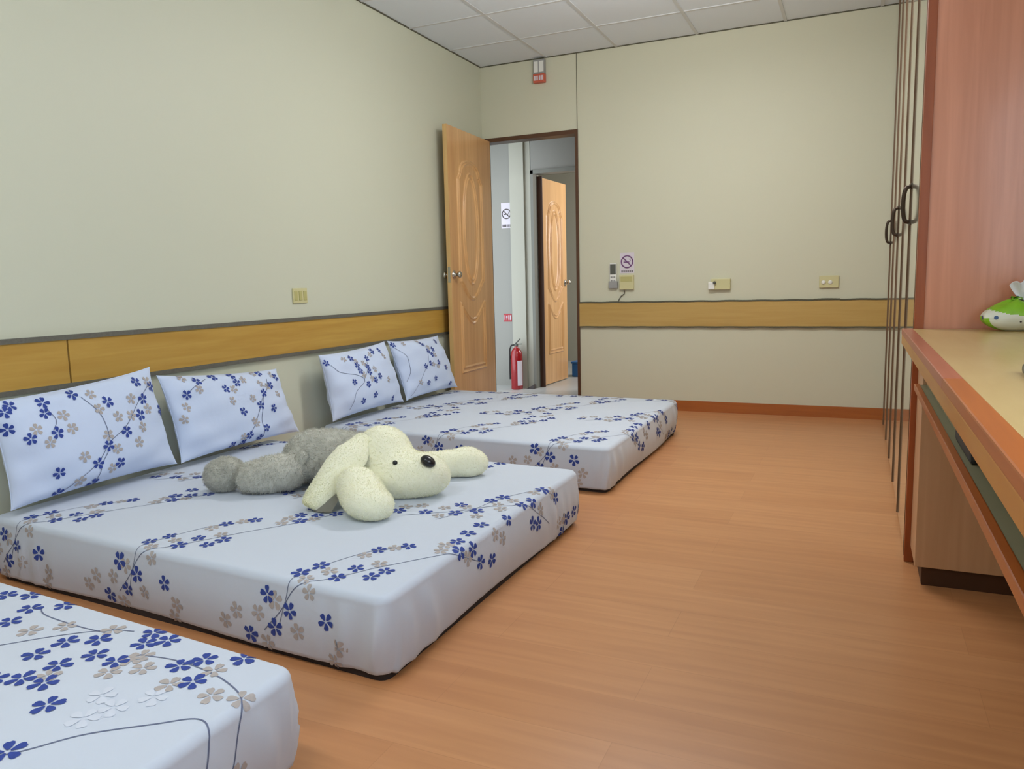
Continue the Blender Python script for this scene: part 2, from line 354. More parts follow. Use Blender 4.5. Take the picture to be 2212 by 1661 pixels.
def carved_leaf(parent, Wd, Hd, th, z0=0.0, flip=False):
    """leaf in local coords: x from hinge to free edge, carved face towards -y"""
    X, Z, h = door_relief(Wd, Hd); nz, nx = X.shape
    Y = -h*0.012
    vs = np.stack([X, Y, Z+z0], -1).reshape(-1, 3)
    idx = np.arange(nz*nx).reshape(nz, nx)
    fs = np.stack([idx[:-1, :-1], idx[:-1, 1:], idx[1:, 1:], idx[1:, :-1]], -1).reshape(-1, 4)
    n = len(vs)
    allv = vs.tolist() + [(0, th, z0), (Wd, th, z0), (Wd, th, z0+Hd), (0, th, z0+Hd), (0, 0, z0), (Wd, 0, z0), (Wd, 0, z0+Hd), (0, 0, z0+Hd)]
    side = [(n+1, n, n+3, n+2), (n+5, n+1, n+2, n+6), (n+4, n+7, n+3, n), (n+7, n+6, n+2, n+3), (n+4, n, n+1, n+5)]
    allf = fs.tolist()+[list(f) for f in side]
    if flip: allv = [(v[0], th-v[1], v[2]) for v in allv]; allf = [f[::-1] for f in allf]
    o = link('door_leaf', allv, allf, [M['door'], M['door_edge']], parent, [0]*len(fs)+[1]*5, False)
    o.data.polygons.foreach_set('use_smooth', [True]*len(fs)+[False]*5)
    return o
def knob_set(parent, x, z, th, back=0.05, front=0.067):
    q = front/0.067
    b = MB(); b.rev([(r_, h_*q) for r_, h_ in [(0.032, -0.001), (0.032, -0.006), (0.020, -0.010), (0.011, -0.014), (0.011, -0.028), (0.020, -0.034), (0.027, -0.044), (0.027, -0.054), (0.018, -0.064), (0.004, -0.067)]], (x, 0, z), 'y')
    b.build('door_knob', M['steel'], parent)
    b = MB(); b.rev([(0.032, 0.001), (0.032, 0.006), (0.012, 0.010), (0.011, back*0.45), (0.022, back*0.6), (0.027, back*0.75), (0.026, back*0.85), (0.018, back*0.96), (0.004, back)], (x, th, z), 'y')
    b.build('door_knob', M['steel'], parent)
    b = MB(); b.box(parent.get('w_', 0.83)-0.001, parent.get('w_', 0.83)+0.0015, th*0.2, th*0.8, z-0.06, z+0.06); b.build('latch_plate', M['steel'], parent)
# room door: opens into the room, lying almost along the left wall
d1 = empty('door_1', (0.047, -0.022, 0.0), math.atan2(-0.83, 0.036))
d1['w_'] = 0.83
carved_leaf(d1, 0.83, 2.252, 0.034, 0.008, True)
knob_set(d1, 0.782, 1.13, 0.034, 0.067, 0.055)
b = MB()
for z in (0.25, 1.2, 2.05): b.rev([(0.007, z-0.05), (0.007, z+0.05)], (-0.004, -0.002, 0), 'z', 12)
b.build('door_hinge', M['steel'], d1)
struct(d1)
d2 = empty('door_2', (0.098, 1.06, 0.0), math.atan2(0.70, 0.015))
d2['w_'] = 0.70
carved_leaf(d2, 0.70, 2.075, 0.034, 0.01)
knob_set(d2, 0.65, 1.05, 0.034, 0.05)
b = MB(); b.box(-0.012, 0.0, -0.03, 0.06, 0.0, 2.09); b.build('door_hinge_edge', M['toe'], d2)
struct(d2)
for d in (d1, d2): del d['w_']

# ------------------------------------------------------------------ printed cloth
def petal_outline():
    pts = []
    for t in np.linspace(-1, 1, 9):
        pts.append((0.30+0.70*math.cos(t*PI/2*0.98)**0.62 if abs(t) < 1 else 0.30, 0.30*math.sin(t*PI/2)*1.0))
    return pts
POUT = [(0.16, -0.06), (0.42, -0.20), (0.66, -0.29), (0.86, -0.27), (0.97, -0.14), (0.93, 0.0), (0.97, 0.14), (0.86, 0.27), (0.66, 0.29), (0.42, 0.20), (0.16, 0.06)]
def flower(mb, SF, u, v, r, rot, k, off=0.0011, npet=5):
    for p in range(npet):
        a = rot + 2*PI*p/npet + random.uniform(-0.08, 0.08); ca, sa = math.cos(a), math.sin(a); rr = r*random.uniform(0.9, 1.06)
        vs = [SF(u+rr*0.58*ca, v+rr*0.58*sa, off)]
        for x, y in POUT: vs.append(SF(u+rr*(x*ca-y*sa), v+rr*(x*sa+y*ca), off))
        n = len(POUT)
        mb.add(vs, [(0, i+1, i+2) for i in range(n-1)]+[(0, n, 1)], k, True)
def stem(mb, SF, pts, wdt, k, off=0.0009):
    """ribbon through control points (Catmull-Rom) on the cloth"""
    P = [np.array(p, float) for p in pts]; P = [2*P[0]-P[1]]+P+[2*P[-1]-P[-2]]; out = []
    for i in range(1, len(P)-2):
        L_ = np.linalg.norm(P[i+1]-P[i]); n = max(3, int(L_/0.008))
        for j in range(n):
            t = j/n; out.append(0.5*((2*P[i])+(-P[i-1]+P[i+1])*t+(2*P[i-1]-5*P[i]+4*P[i+1]-P[i+2])*t*t+(-P[i-1]+3*P[i]-3*P[i+1]+P[i+2])*t**3))
    out.append(P[-2]); vs = []
    for i, p in enumerate(out):
        a = out[max(i-1, 0)]; c = out[min(i+1, len(out)-1)]; t = c-a; t = t/(np.linalg.norm(t)+1e-9); nn = np.array([-t[1], t[0]])*wdt/2
        vs += [SF(*(p+nn), off), SF(*(p-nn), off)]
    mb.add(vs, [(2*i, 2*i+1, 2*i+3, 2*i+2) for i in range(len(out)-1)], k, True)

# print motif: (distance from foot end, distance from near edge), metres; repeats every 0.66 m
BLUE = [(.203, -.082), (.422, -.042), (.335, -.075), (.394, -.134), (.499, -.173), (.250, -.205), (.345, .058), (.321, .12), (.218, .072), (.206, .145), (.129, .113), (.112, .166), (.226, .288), (.16, .362), (.003, .423), (.045, .475), (-.07, .54), (-.015, .50), (.60, -.20), (.05, .56), (-.09, .62)]
TAUPE = [(.393, -.053), (.309, -.13), (.551, -.111), (.603, -.15), (.435, -.188), (.156, -.145), (.183, -.195), (.265, -.012), (.27, .10), (.16, .20), (.19, .33), (.24, .235), (.05, .38), (.06, .43), (-.03, .46), (.30, .03), (.46, -.10)]
STEMS = [([(.56, -.24), (.44, -.15), (.37, -.08), (.32, -.01), (.24, .05), (.16, .16), (.08, .28), (.0, .40), (-.06, .52)], .0028),
         ([(.42, -.23), (.38, -.13), (.35, -.04), (.335, .05), (.30, .16), (.24, .27), (.16, .35)], .0024)]

def mattress_map(NF, NH, FF, FH, ztop, Ld, Wd, seed, re=0.024, R=0.046, z0=0.016):
    """sheet coordinates (u = from foot, v = from near edge; outside the rectangle the cloth folds down) -> world"""
    NF, NH, FF, FH = [np.array(p, float) for p in (NF, NH, FF, FH)]
    rnd = np.random.RandomState(seed); ph = rnd.uniform(0, 6.28, 12)
    flat = R-re; arc = re*PI/2; drop = ztop-re-z0
    def raw(u, v):
        cu = min(max(u, R), Ld-R); cv = min(max(v, R), Wd-R)
        du, dv = u-cu, v-cv; d = math.hypot(du, dv)
        if d > 1e-9: nu, nv = du/d, dv/d
        else: nu = nv = 0.0
        if d <= flat: r_, z = d, 0.0
        elif d <= flat+arc: a = (d-flat)/re; r_ = flat+re*math.sin(a); z = -re*(1-math.cos(a))
        else:
            e = min(d-flat-arc, drop+0.03); r_ = R; z = -re-min(e, drop)
            if e > drop: r_ -= (e-drop)
            t = min(e/drop, 1)
            r_ += 0.010*math.sin(PI*t)
            s_ = (cu if abs(nv) > abs(nu) else cv) + 0.08*math.atan2(nv, nu)
            corner = math.exp(-((min(u-0, Ld-u, 9) if abs(nv) > abs(nu) else min(v, Wd-v))-0.12)**2/0.05)
            pl = math.sin(s_*62+ph[0]+2.2*math.sin(s_*9+ph[1])-2.5*t); r_ += (0.003+0.013*corner)*t*(1.2-t)*(abs(pl)**2.0*(1 if pl > 0 else -0.5))*(0.55+0.45*math.sin(s_*13+ph[2]))*2.2
            r_ -= 0.016*t*t*max(0, 0.5+0.5*math.sin(s_*5.1+ph[3]))
        su, sv = cu+nu*r_, cv+nv*r_
        # gentle crown and puckers of the top
        e_ = min(max(min(u, Ld-u, v, Wd-v), 0)/0.25, 1)
        z += 0.008*e_ + 0.0022*math.sin(u*7+ph[4]+v*3)*math.sin(v*6+ph[5])*e_
        a = 1-su/Ld; b_ = sv/Wd        # a: 0 at head, 1 at foot
        P = (1-b_)*(a*NF+(1-a)*NH) + b_*(a*FF+(1-a)*FH)
        return np.array([P[0], P[1], ztop+z])
    def SF(u, v, off=0.0):
        p = raw(u, v)
        if off:
            h = 0.003; a = raw(u+h, v)-raw(u-h, v); c = raw(u, v+h)-raw(u, v-h); n = np.cross(c, a); l = np.linalg.norm(n)
            if l > 1e-12:
                n = n/l
                p = p+n*off
        return tuple(p)
    return SF, flat+arc+drop+0.03, R, (cuts(Ld, R), cuts(Wd, R))
def cuts(L_, R): 
    n = int((L_-2*R)/0.02); return np.linspace(R, L_-R, n+1)
def make_mattress(label, quad, ztop, Ld, Wd, seed, motif):
    SF, D, R, (us, vs_) = mattress_map(*quad, ztop, Ld, Wd, seed)
    V = []; F = []
    nu, nv = len(us), len(vs_)
    for v in vs_:
        for u in us: V.append(SF(u, v))
    F += [(j*nu+i, j*nu+i+1, (j+1)*nu+i+1, (j+1)*nu+i) for j in range(nv-1) for i in range(nu-1)]
    # perimeter ring: list of (base index, centre, direction)
    ring = []
    nc = 12
    for i in range(nu): ring.append(((us[i], vs_[0]), (0, -1), i))
    for k in range(1, nc): a = -PI/2+k/nc*PI/2; ring.append(((us[-1], vs_[0]), (math.cos(a), math.sin(a)), nu-1))
    for j in range(nv): ring.append(((us[-1], vs_[j]), (1, 0), j*nu+nu-1))
    for k in range(1, nc): a = k/nc*PI/2; ring.append(((us[-1], vs_[-1]), (math.cos(a), math.sin(a)), (nv-1)*nu+nu-1))
    for i in range(nu-1, -1, -1): ring.append(((us[i], vs_[-1]), (0, 1), (nv-1)*nu+i))
    for k in range(1, nc): a = PI/2+k/nc*PI/2; ring.append(((us[0], vs_[-1]), (math.cos(a), math.sin(a)), (nv-1)*nu))
    for j in range(nv-1, -1, -1): ring.append(((us[0], vs_[j]), (-1, 0), j*nu))
    for k in range(1, nc): a = PI+k/nc*PI/2; ring.append(((us[0], vs_[0]), (math.cos(a), math.sin(a)), 0))
    n = len(ring)
    ds = [0.012, 0.022]+list(np.linspace(0.026, 0.022+0.038, 10))+list(np.linspace(0.068, D, 20))
    prev = [r_[2] for r_ in ring]
    for d in ds:
        cur = []
        for (c, dr, _) in ring: cur.append(len(V)); V.append(SF(c[0]+dr[0]*d, c[1]+dr[1]*d))
        for i in range(n):
            a, b_, c_, d_ = prev[i], prev[(i+1) % n], cur[(i+1) % n], cur[i]
            F.append((a, b_, c_, d_) if a != b_ else (a, c_, d_))
        prev = cur
    F.append(tuple(prev))
    me0 = bpy.data.meshes.new('tmp'); me0.from_pydata(V, [], F); bm = bmesh.new(); bm.from_mesh(me0)
    bmesh.ops.recalc_face_normals(bm, faces=bm.faces); bm.verts.index_update(); F = [tuple(v.index for v in f.verts) for f in bm.faces]; bm.free(); bpy.data.meshes.remove(me0)
    mb = MB(); mb.add(V, F, 0, True)
    motif(mb, SF, Ld, Wd)
    x = np.mean([q[0] for q in quad]); y = np.mean([q[1] for q in quad])
    root = empty('mattress', (x, y, 0))
    sheet = link('fitted_sheet', mb.v, mb.f, [M['sheet'], M['blue'], M['taupe'], M['stem'], M['pale']], None, mb.mi, True)
    # mattress underside, coloured dark to paint the contact shade at the floor
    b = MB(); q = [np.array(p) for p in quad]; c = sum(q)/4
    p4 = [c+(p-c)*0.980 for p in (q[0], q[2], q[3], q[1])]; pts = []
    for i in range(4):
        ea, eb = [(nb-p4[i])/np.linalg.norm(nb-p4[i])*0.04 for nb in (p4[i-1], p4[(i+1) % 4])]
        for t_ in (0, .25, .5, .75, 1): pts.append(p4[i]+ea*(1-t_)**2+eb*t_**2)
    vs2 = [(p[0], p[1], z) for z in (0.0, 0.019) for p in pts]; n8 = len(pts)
    b.add(vs2, [tuple(range(n8)), tuple(range(n8, 2*n8))]+[(i, (i+1) % n8, n8+(i+1) % n8, n8+i) for i in range(n8)]); base = b.build('underside', M['contact_dark'])
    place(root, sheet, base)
    tag(root, label, 'mattress', 'floor mattresses in floral fitted sheets')
    return root
def std_motif(mb, SF, Ld, Wd, du=0.0, dv=0.0, mirror=False):
    lim = lambda u, v: -0.20 < u < Ld+0.1 and -0.20 < v < Wd+0.2 and not (u < 0.02 and v < 0.02)
    def T(u, v): return (u, v)
    for row in range(-1, 3):
        for rep in range(-2, 5):
            ou = rep*0.668 + du - row*0.20; ov = row*0.86 + dv
            for u, v in BLUE:
                u, v = u+ou, v+ov
                if lim(u, v): flower(mb, SF, u, v, 0.0290*random.uniform(.92, 1.08), random.uniform(0, 6.28), 1, 0.0014)
            for u, v in TAUPE:
                u, v = u+ou, v+ov
                if lim(u, v): flower(mb, SF, u, v, 0.0280*random.uniform(.9, 1.08), random.uniform(0, 6.28), 2, 0.0011)
            for pts, wd in STEMS:
                P = [(u+ou, v+ov) for u, v in pts]; P = [p for p in P if lim(*p)]
                if len(P) > 2: stem(mb, SF, P, wd, 3)
make_mattress('middle mattress on the floor under the plush dog, in a white sheet with blue flowers',
    [(1.905, -4.545), (0.085, -4.425), (1.915, -3.04), (0.085, -2.93)], 0.238, 1.86, 1.52, 3, lambda mb, SF, L_, W_: std_motif(mb, SF, L_, W_))
make_mattress('far mattress in a blue flowered sheet, lying nearest the open door',
    [(1.905, -2.570), (0.085, -2.480), (1.895, -0.925), (0.085, -0.86)], 0.232, 1.82, 1.64, 11, lambda mb, SF, L_, W_: std_motif(mb, SF, L_, W_, -0.02, 0.02))
# near mattress: its own layout of flowers, measured on the cloth (world x, y on the top)
M1Q = [(1.925, -6.46), (0.085, -6.33), (1.925, -4.905), (0.085, -4.76)]
M1B = [(1.807, -4.92), (1.731, -4.959), (1.703, -5.003), (1.786, -5.045), (1.506, -4.903), (1.573, -4.92), (1.536, -4.955), (1.418, -4.983), (1.356, -5.02), (1.484, -5.041), (1.556, -5.046), (1.454, -5.108), (1.355, -5.092), (1.436, -5.178), (1.501, -5.172), (1.38, -5.201), (1.591, -5.226), (1.671, -5.356), (1.144, -4.872), (1.079, -4.922), (1.112, -4.997), (0.923, -4.887), (0.99, -4.861)]
M1T = [(1.587, -5.088), (1.64, -5.045), (1.751, -5.073), (1.789, -4.99), (1.86, -5.067), (1.925, -5.051), (1.581, -5.025), (1.213, -5.012), (1.583, -5.002), (1.40, -4.93), (1.27, -4.96), (1.48, -5.15)]
M1L = [[(1.63, -5.40), (1.69, -5.348), (1.748, -5.265), (1.84, -5.185), (1.90, -5.14), (1.96, -5.16), (2.05, -5.20)], [(1.218, -5.099), (1.306, -5.002), (1.389, -4.935), (1.454, -4.915)], [(1.10, -4.91), (1.161, -4.935), (1.30, -4.948), (1.411, -4.948)], [(1.57, -5.0), (1.678, -4.987), (1.80, -5.002), (1.90, -5.035), (1.96, -5.08), (2.04, -5.12), (2.10, -5.17)]]
def m1_motif(mb, SF, Ld, Wd):
    def uv(x, y): return (1.945-x)*Ld/1.86, (y-(-6.46+(1.945-x)*0.075))*Wd/1.56
    for x, y in M1B: flower(mb, SF, *uv(x, y), 0.033, random.uniform(0, 6.28), 1, 0.0014)
    for x, y in M1T: flower(mb, SF, *uv(x, y), 0.031, random.uniform(0, 6.28), 2, 0.0011)
    for x, y in [(1.66, -5.16), (1.72, -5.18), (1.76, -5.12), (1.70, -5.23)]: flower(mb, SF, *uv(x, y), 0.033, random.uniform(0, 6.28), 4, 0.0010)
    for l in M1L: stem(mb, SF, [uv(*p) for p in l], 0.0036, 3)
    for u, v in [(-0.10, 1.29), (-0.15, 1.22), (-0.05, 1.19), (-0.12, 1.02), (-0.08, .9)]: flower(mb, SF, u, v, 0.031, random.uniform(0, 6.28), 1, 0.0014)
    for u, v in [(-0.12, 1.36), (-0.08, 1.25), (-0.16, 1.14)]: flower(mb, SF, u, v, 0.03, random.uniform(0, 6.28), 2, 0.0011)
    for rep in range(0, 3):          # rest of the print, towards the head and the near side
        for u, v in BLUE:
            for ov in (0.15, ):
                uu, vv = u+rep*0.668+0.35, v+ov+0.15
                if uu < Ld and (uu > 0.9 or vv < 0.8) and vv > -0.2: flower(mb, SF, uu, vv, 0.031, random.uniform(0, 6.28), 1, 0.0014)
        for u, v in TAUPE:
            uu, vv = u+rep*0.668+0.35, v+0.30
            if uu < Ld and (uu > 0.9 or vv < 0.8) and vv > -0.2: flower(mb, SF, uu, vv, 0.031, random.uniform(0, 6.28), 2, 0.0011)
make_mattress('nearest mattress on the floor, cut off at the lower left corner of the photo',
    M1Q, 0.238, 1.86, 1.56, 21, m1_motif)

# ------------------------------------------------------------------ pillows
def make_pillow(label, TL, TR, BR, BL, th, blue, taupe, stems, fr, seed, lean=0):
    TL, TR, BR, BL = [np.array(p, float) for p in (TL, TR, BR, BL)]
    Wp = (np.linalg.norm(TR-TL)+np.linalg.norm(BR-BL))/2; Hp = (np.linalg.norm(TL-BL)+np.linalg.norm(TR-BR))/2
    nrm = np.cross(TR-BL, TL-BR); nrm = nrm/np.linalg.norm(nrm)
    if nrm[0] < 0: nrm = -nrm
    rnd = np.random.RandomState(seed); ph = rnd.uniform(0, 6.28, 8)
    def pos(s, t, side):
        es = 4*s*(1-s); et = 4*t*(1-t)
        # pinch the edges between the corners
        s2 = s+(0.5-s)*0.055*et**0.7*(abs(2*s-1)**2); t2 = t+(0.5-t)*0.075*es**0.7*(abs(2*t-1)**2)
        P = (1-t2)*((1-s2)*BL+s2*BR)+t2*((1-s2)*TL+s2*TR)
        f = (max(es, 0)**0.5)*(max(et, 0)**0.5)
        f *= 1+0.10*math.sin(4*s+ph[0])*math.sin(3.5*t+ph[1])
        wr = 0.007*math.sin(16*s+9*t+ph[2])*(1-f)*f*3 + 0.005*math.sin(23*t-8*s+ph[3])*(1-f)*f*3
        sag = -0.012*es*(1-t)*et
        return P + nrm*(side*th*f+wr) + np.array([0, 0, sag])
    n1, n2 = 44, 34
    ss = 0.5-0.5*np.cos(np.linspace(0, PI, n1)); tt = 0.5-0.5*np.cos(np.linspace(0, PI, n2))
    mb = MB()
    for side in (1, -1):
        V = [pos(s, t, side) for t in tt for s in ss]
        F = [(j*n1+i, j*n1+i+1, (j+1)*n1+i+1, (j+1)*n1+i) for j in range(n2-1) for i in range(n1-1)]
        if side < 0: F = [f[::-1] for f in F]
        mb.add(V, F, 0, True)
    def SF(u, v, off=0.0):
        s, t = min(max(u/Wp, 0.003), 0.997), min(max(v/Hp, 0.003), 0.997); p = pos(s, t, 1)
        h = 0.004; a = pos(min(s+h, .999), t, 1)-pos(max(s-h, .001), t, 1); c = pos(s, min(t+h, .999), 1)-pos(s, max(t-h, .001), 1)
        n = np.cross(a, c); l = np.linalg.norm(n)
        if l > 1e-12:
            n /= l
            if n @ nrm < 0: n = -n
            p = p+n*off
        return tuple(p)
    for s, t in blue: flower(mb, SF, s*Wp, min(max(t, .02), .97)*Hp, fr, random.uniform(0, 6.28), 1, 0.0022)
    for s, t in taupe: flower(mb, SF, s*Wp, min(max(t, .02), .97)*Hp, fr*0.95, random.uniform(0, 6.28), 2, 0.0018)
    for l in stems: stem(mb, SF, [(s*Wp, t*Hp) for s, t in l], 0.0028, 3, 0.0016)
    c = (TL+TR+BR+BL)/4
    # seam piping around the edge
    e = [pos(s, 0, 1) for s in ss]+[pos(1, t, 1) for t in tt[1:]]+[pos(s, 1, 1) for s in ss[::-1][1:]]+[pos(0, t, 1) for t in tt[::-1][1:-1]]
    root = empty('pillow', (c[0], c[1], min(BL[2], BR[2])))
    o = link('pillowcase', mb.v, mb.f, [M['pillow_cloth'], M['blue'], M['taupe'], M['stem']], None, mb.mi, True)
    p = MB(); p.tube(e, 0.0022, 6, 0, True); q = p.build('edge_seam', M['pillow_cloth'])
    place(root, o, q)
    tag(root, label, 'pillow', 'floral pillows leaning on the left wall')
    return root
PB = {
'P1': ([(0.093, 0.932), (0.249, 0.902), (0.239, 0.796), (0.118, 0.595), (0.258, 0.597), (0.227, 0.233), (0.596, 0.773), (0.839, 0.898), (0.949, 0.818), (0.836, 0.717), (0.778, 0.575), (0.645, 0.461), (0.512, 0.374), (0.436, 0.23), (0.568, 0.176), (0.421, 0.02), (0.416, 0.923), (0.224, 0.02), (0.964, 0.575), (0.035, .72), (.05, .88)],
 [(0.325, 0.744), (0.343, 0.605), (0.207, 0.528), (0.366, 0.331), (0.333, 0.088), (0.524, 0.727), (0.625, 0.616), (0.752, 0.75), (0.715, 0.594), (0.77, 0.459), (0.714, 0.327), (0.849, 0.613), (0.527, 0.884), (0.525, 0.469), (0.56, 0.324), (0.517, 0.143), (0.16, 0.667), (0.929, 0.872)],
 [[(.25, .02), (.33, .12), (.44, .25), (.52, .40), (.64, .50), (.74, .62), (.84, .76), (.95, .86)], [(.42, .02), (.46, .22), (.52, .38), (.53, .6), (.50, .75), (.46, .88)], [(.24, .62), (.28, .72), (.25, .86)]]),
'P2': ([(0.222, 0.909), (0.112, 0.749), (0.409, 0.776), (0.515, 0.845), (0.368, 0.96), (0.505, 0.96), (0.478, 0.461), (0.706, 0.665), (0.816, 0.758), (0.643, 0.508), (0.754, 0.438), (0.644, 0.178), (0.495, 0.123), (0.595, 0.04), (0.366, 0.03), (0.459, 0.01), (0.918, 0.87), (0.785, .97)],
 [(0.137, 0.961), (0.202, 0.797), (0.082, 0.609), (0.04, 0.472), (0.417, 0.616), (0.579, 0.876), (0.591, 0.609), (0.717, 0.796), (0.773, 0.745), (0.867, 0.62), (0.552, 0.316), (0.448, 0.12), (0.567, 0.272), (0.891, 0.917), (0.726, 0.979), (0.465, 0.758)],
 [[(.43, .04), (.52, .2), (.60, .4), (.68, .6), (.76, .72), (.82, .86)], [(.62, .08), (.62, .3), (.66, .5), (.70, .64)], [(.11, .75), (.18, .84), (.30, .93)]]),
'P3': ([(0.03, 0.868), (0.342, 0.749), (0.524, 0.823), (0.349, 0.658), (0.465, 0.687), (0.236, 0.513), (0.394, 0.438), (0.511, 0.479), (0.588, 0.517), (0.302, 0.201), (0.472, 0.25), (0.768, 0.104), (0.461, 0.613), (0.302, 0.876), (0.778, 0.899), (0.643, 0.916)],
 [(0.375, 0.592), (0.59, 0.867), (0.777, 0.79), (0.22, 0.88), (0.342, 0.808), (0.464, 0.508), (0.72, 0.432), (0.548, 0.635), (0.439, 0.754)],
 [[(.06, .82), (.12, .7), (.30, .6), (.36, .5), (.22, .35), (.16, .1)], [(.35, .5), (.46, .68), (.53, .85)]]),
'P4': ([(0.03, 0.933), (0.518, 0.759), (0.636, 0.779), (0.371, 0.512), (0.476, 0.547), (0.637, 0.54), (0.343, 0.218), (0.495, 0.275), (0.782, 0.103), (0.756, 0.419), (0.798, 0.914), (0.479, 0.898), (0.564, 0.686)],
 [(0.617, 0.679), (0.461, 0.951), (0.522, 0.523), (0.779, 0.432), (0.223, 0.255), (0.596, 0.478), (0.56, 0.822), (0.2, 0.944)],
 [[(.05, .04), (.2, .25), (.30, .4), (.42, .55), (.5, .75), (.52, .92)], [(.02, .9), (.12, .7), (.10, .45), (.03, .3)]])}
make_pillow('wide floral pillow at the head of the middle mattress, left one of its pair', (0.115, -4.412, 0.664), (0.130, -3.702, 0.718), (0.200, -3.657, 0.274), (0.200, -4.412, 0.268), .088, *PB['P1'], .026, 1)
make_pillow('floral pillow at the head of the middle mattress, right one, touching its partner', (0.130, -3.667, 0.676), (0.130, -2.889, 0.620), (0.200, -2.817, 0.268), (0.200, -3.632, 0.270), .084, *PB['P2'], .024, 2)
make_pillow('floral pillow at the head of the far mattress, left one of its pair', (0.130, -2.522, 0.660), (0.125, -1.827, 0.687), (0.190, -1.722, 0.270), (0.200, -2.512, 0.268), .095, *PB['P3'], .023, 3)
make_pillow('floral pillow on the far mattress beside the open door leaf', (0.120, -1.782, 0.686), (0.130, -1.122, 0.676), (0.190, -0.947, 0.268), (0.190, -1.682, 0.270), .085, *PB['P4'], .023, 4)

# ------------------------------------------------------------------ plush dog (implicit surfaces)
RR = np.array([0.91244, 0.40921, 0]); AA = np.array([-0.40921, 0.91244, 0]); ZZ = np.array([0, 0, 1.0])
class Blob:
    def __init__(s, k=0.03): s.p = []; s.k = k
    def ell(s, c, r, tilt=0.0, yaw=0.0):
        """ellipsoid, radii along right/away/up, tilted in the picture plane then turned about z"""
        a, b_ = math.cos(tilt), math.sin(tilt); X = RR*a+ZZ*b_; Z = -RR*b_+ZZ*a; Y = AA
        cy, sy = math.cos(yaw), math.sin(yaw); X2 = X*cy+Y*sy; Y2 = -X*sy+Y*cy
        s.p.append(('e', np.array(c, float), np.array([X2, Y2, Z]), np.array(r, float))); return s
    def cap(s, a, b_, ra, rb): s.p.append(('c', np.array(a, float), np.array(b_, float), (ra, rb))); return s
    def f(s, P):
        D = None
        for q in s.p:
            if q[0] == 'e':
                L_ = (P-q[1]) @ q[2].T; k0 = np.linalg.norm(L_/q[3], axis=-1); k1 = np.linalg.norm(L_/q[3]**2, axis=-1)+1e-9
                d = k0*(k0-1)/k1
            else:
                ab = q[2]-q[1]; t = np.clip(((P-q[1]) @ ab)/(ab @ ab), 0, 1); d = np.linalg.norm(P-q[1]-t[..., None]*ab, axis=-1)-(q[3][0]*(1-t)+q[3][1]*t)
            if D is None: D = d
            else:
                h = np.clip(0.5+0.5*(D-d)/s.k, 0, 1); D = D*(1-h)+d*h-s.k*h*(1-h)
        return D
def mesh_field(f, lo, hi, step):
    """naive surface nets"""
    lo = np.array(lo); n = np.ceil((np.array(hi)-lo)/step).astype(int)+1
    g = np.stack(np.meshgrid(*[lo[i]+step*np.arange(n[i]) for i in range(3)], indexing='ij'), -1); D = f(g); I = D < 0
    c = n-1; corners = [(i, j, k) for i in (0, 1) for j in (0, 1) for k in (0, 1)]
    sl = lambda A, o: A[o[0]:o[0]+c[0], o[1]:o[1]+c[1], o[2]:o[2]+c[2]]
    cnt = sum(sl(I, o).astype(int) for o in corners); act = (cnt > 0) & (cnt < 8)
    acc = np.zeros(tuple(c)+(3,)); w_ = np.zeros(tuple(c))
    for a in corners:
        for ax in range(3):
            if a[ax]: continue
            b_ = list(a); b_[ax] = 1; da, db = sl(D, a), sl(D, b_); cr = (da < 0) != (db < 0)
            t = np.where(cr, da/np.where(cr, da-db, 1), 0)
            for q in range(3): acc[..., q] += np.where(cr, a[q]+(t if q == ax else 0), 0)
            w_ += cr
    idx = -np.ones(tuple(c), int); idx[act] = np.arange(act.sum())
    V = lo+step*(np.argwhere(act)+acc[act]/w_[act][:, None]); F = []
    for ax in range(3):
        o1, o2 = [(1, 2), (2, 0), (0, 1)][ax]
        A = np.argwhere(np.take(I, range(0, n[ax]-1), ax) != np.take(I, range(1, n[ax]), ax))
        for p in A:
            if p[o1] < 1 or p[o2] < 1 or p[o1] >= c[o1] or p[o2] >= c[o2]: continue
            q = []
            for d1, d2 in ((0, 0), (-1, 0), (-1, -1), (0, -1)):
                r_ = p.copy(); r_[o1] += d1; r_[o2] += d2; q.append(idx[tuple(r_)])
            if min(q) < 0: continue
            F.append(tuple(q) if I[tuple(p)] else tuple(q[::-1]))
    return V, F
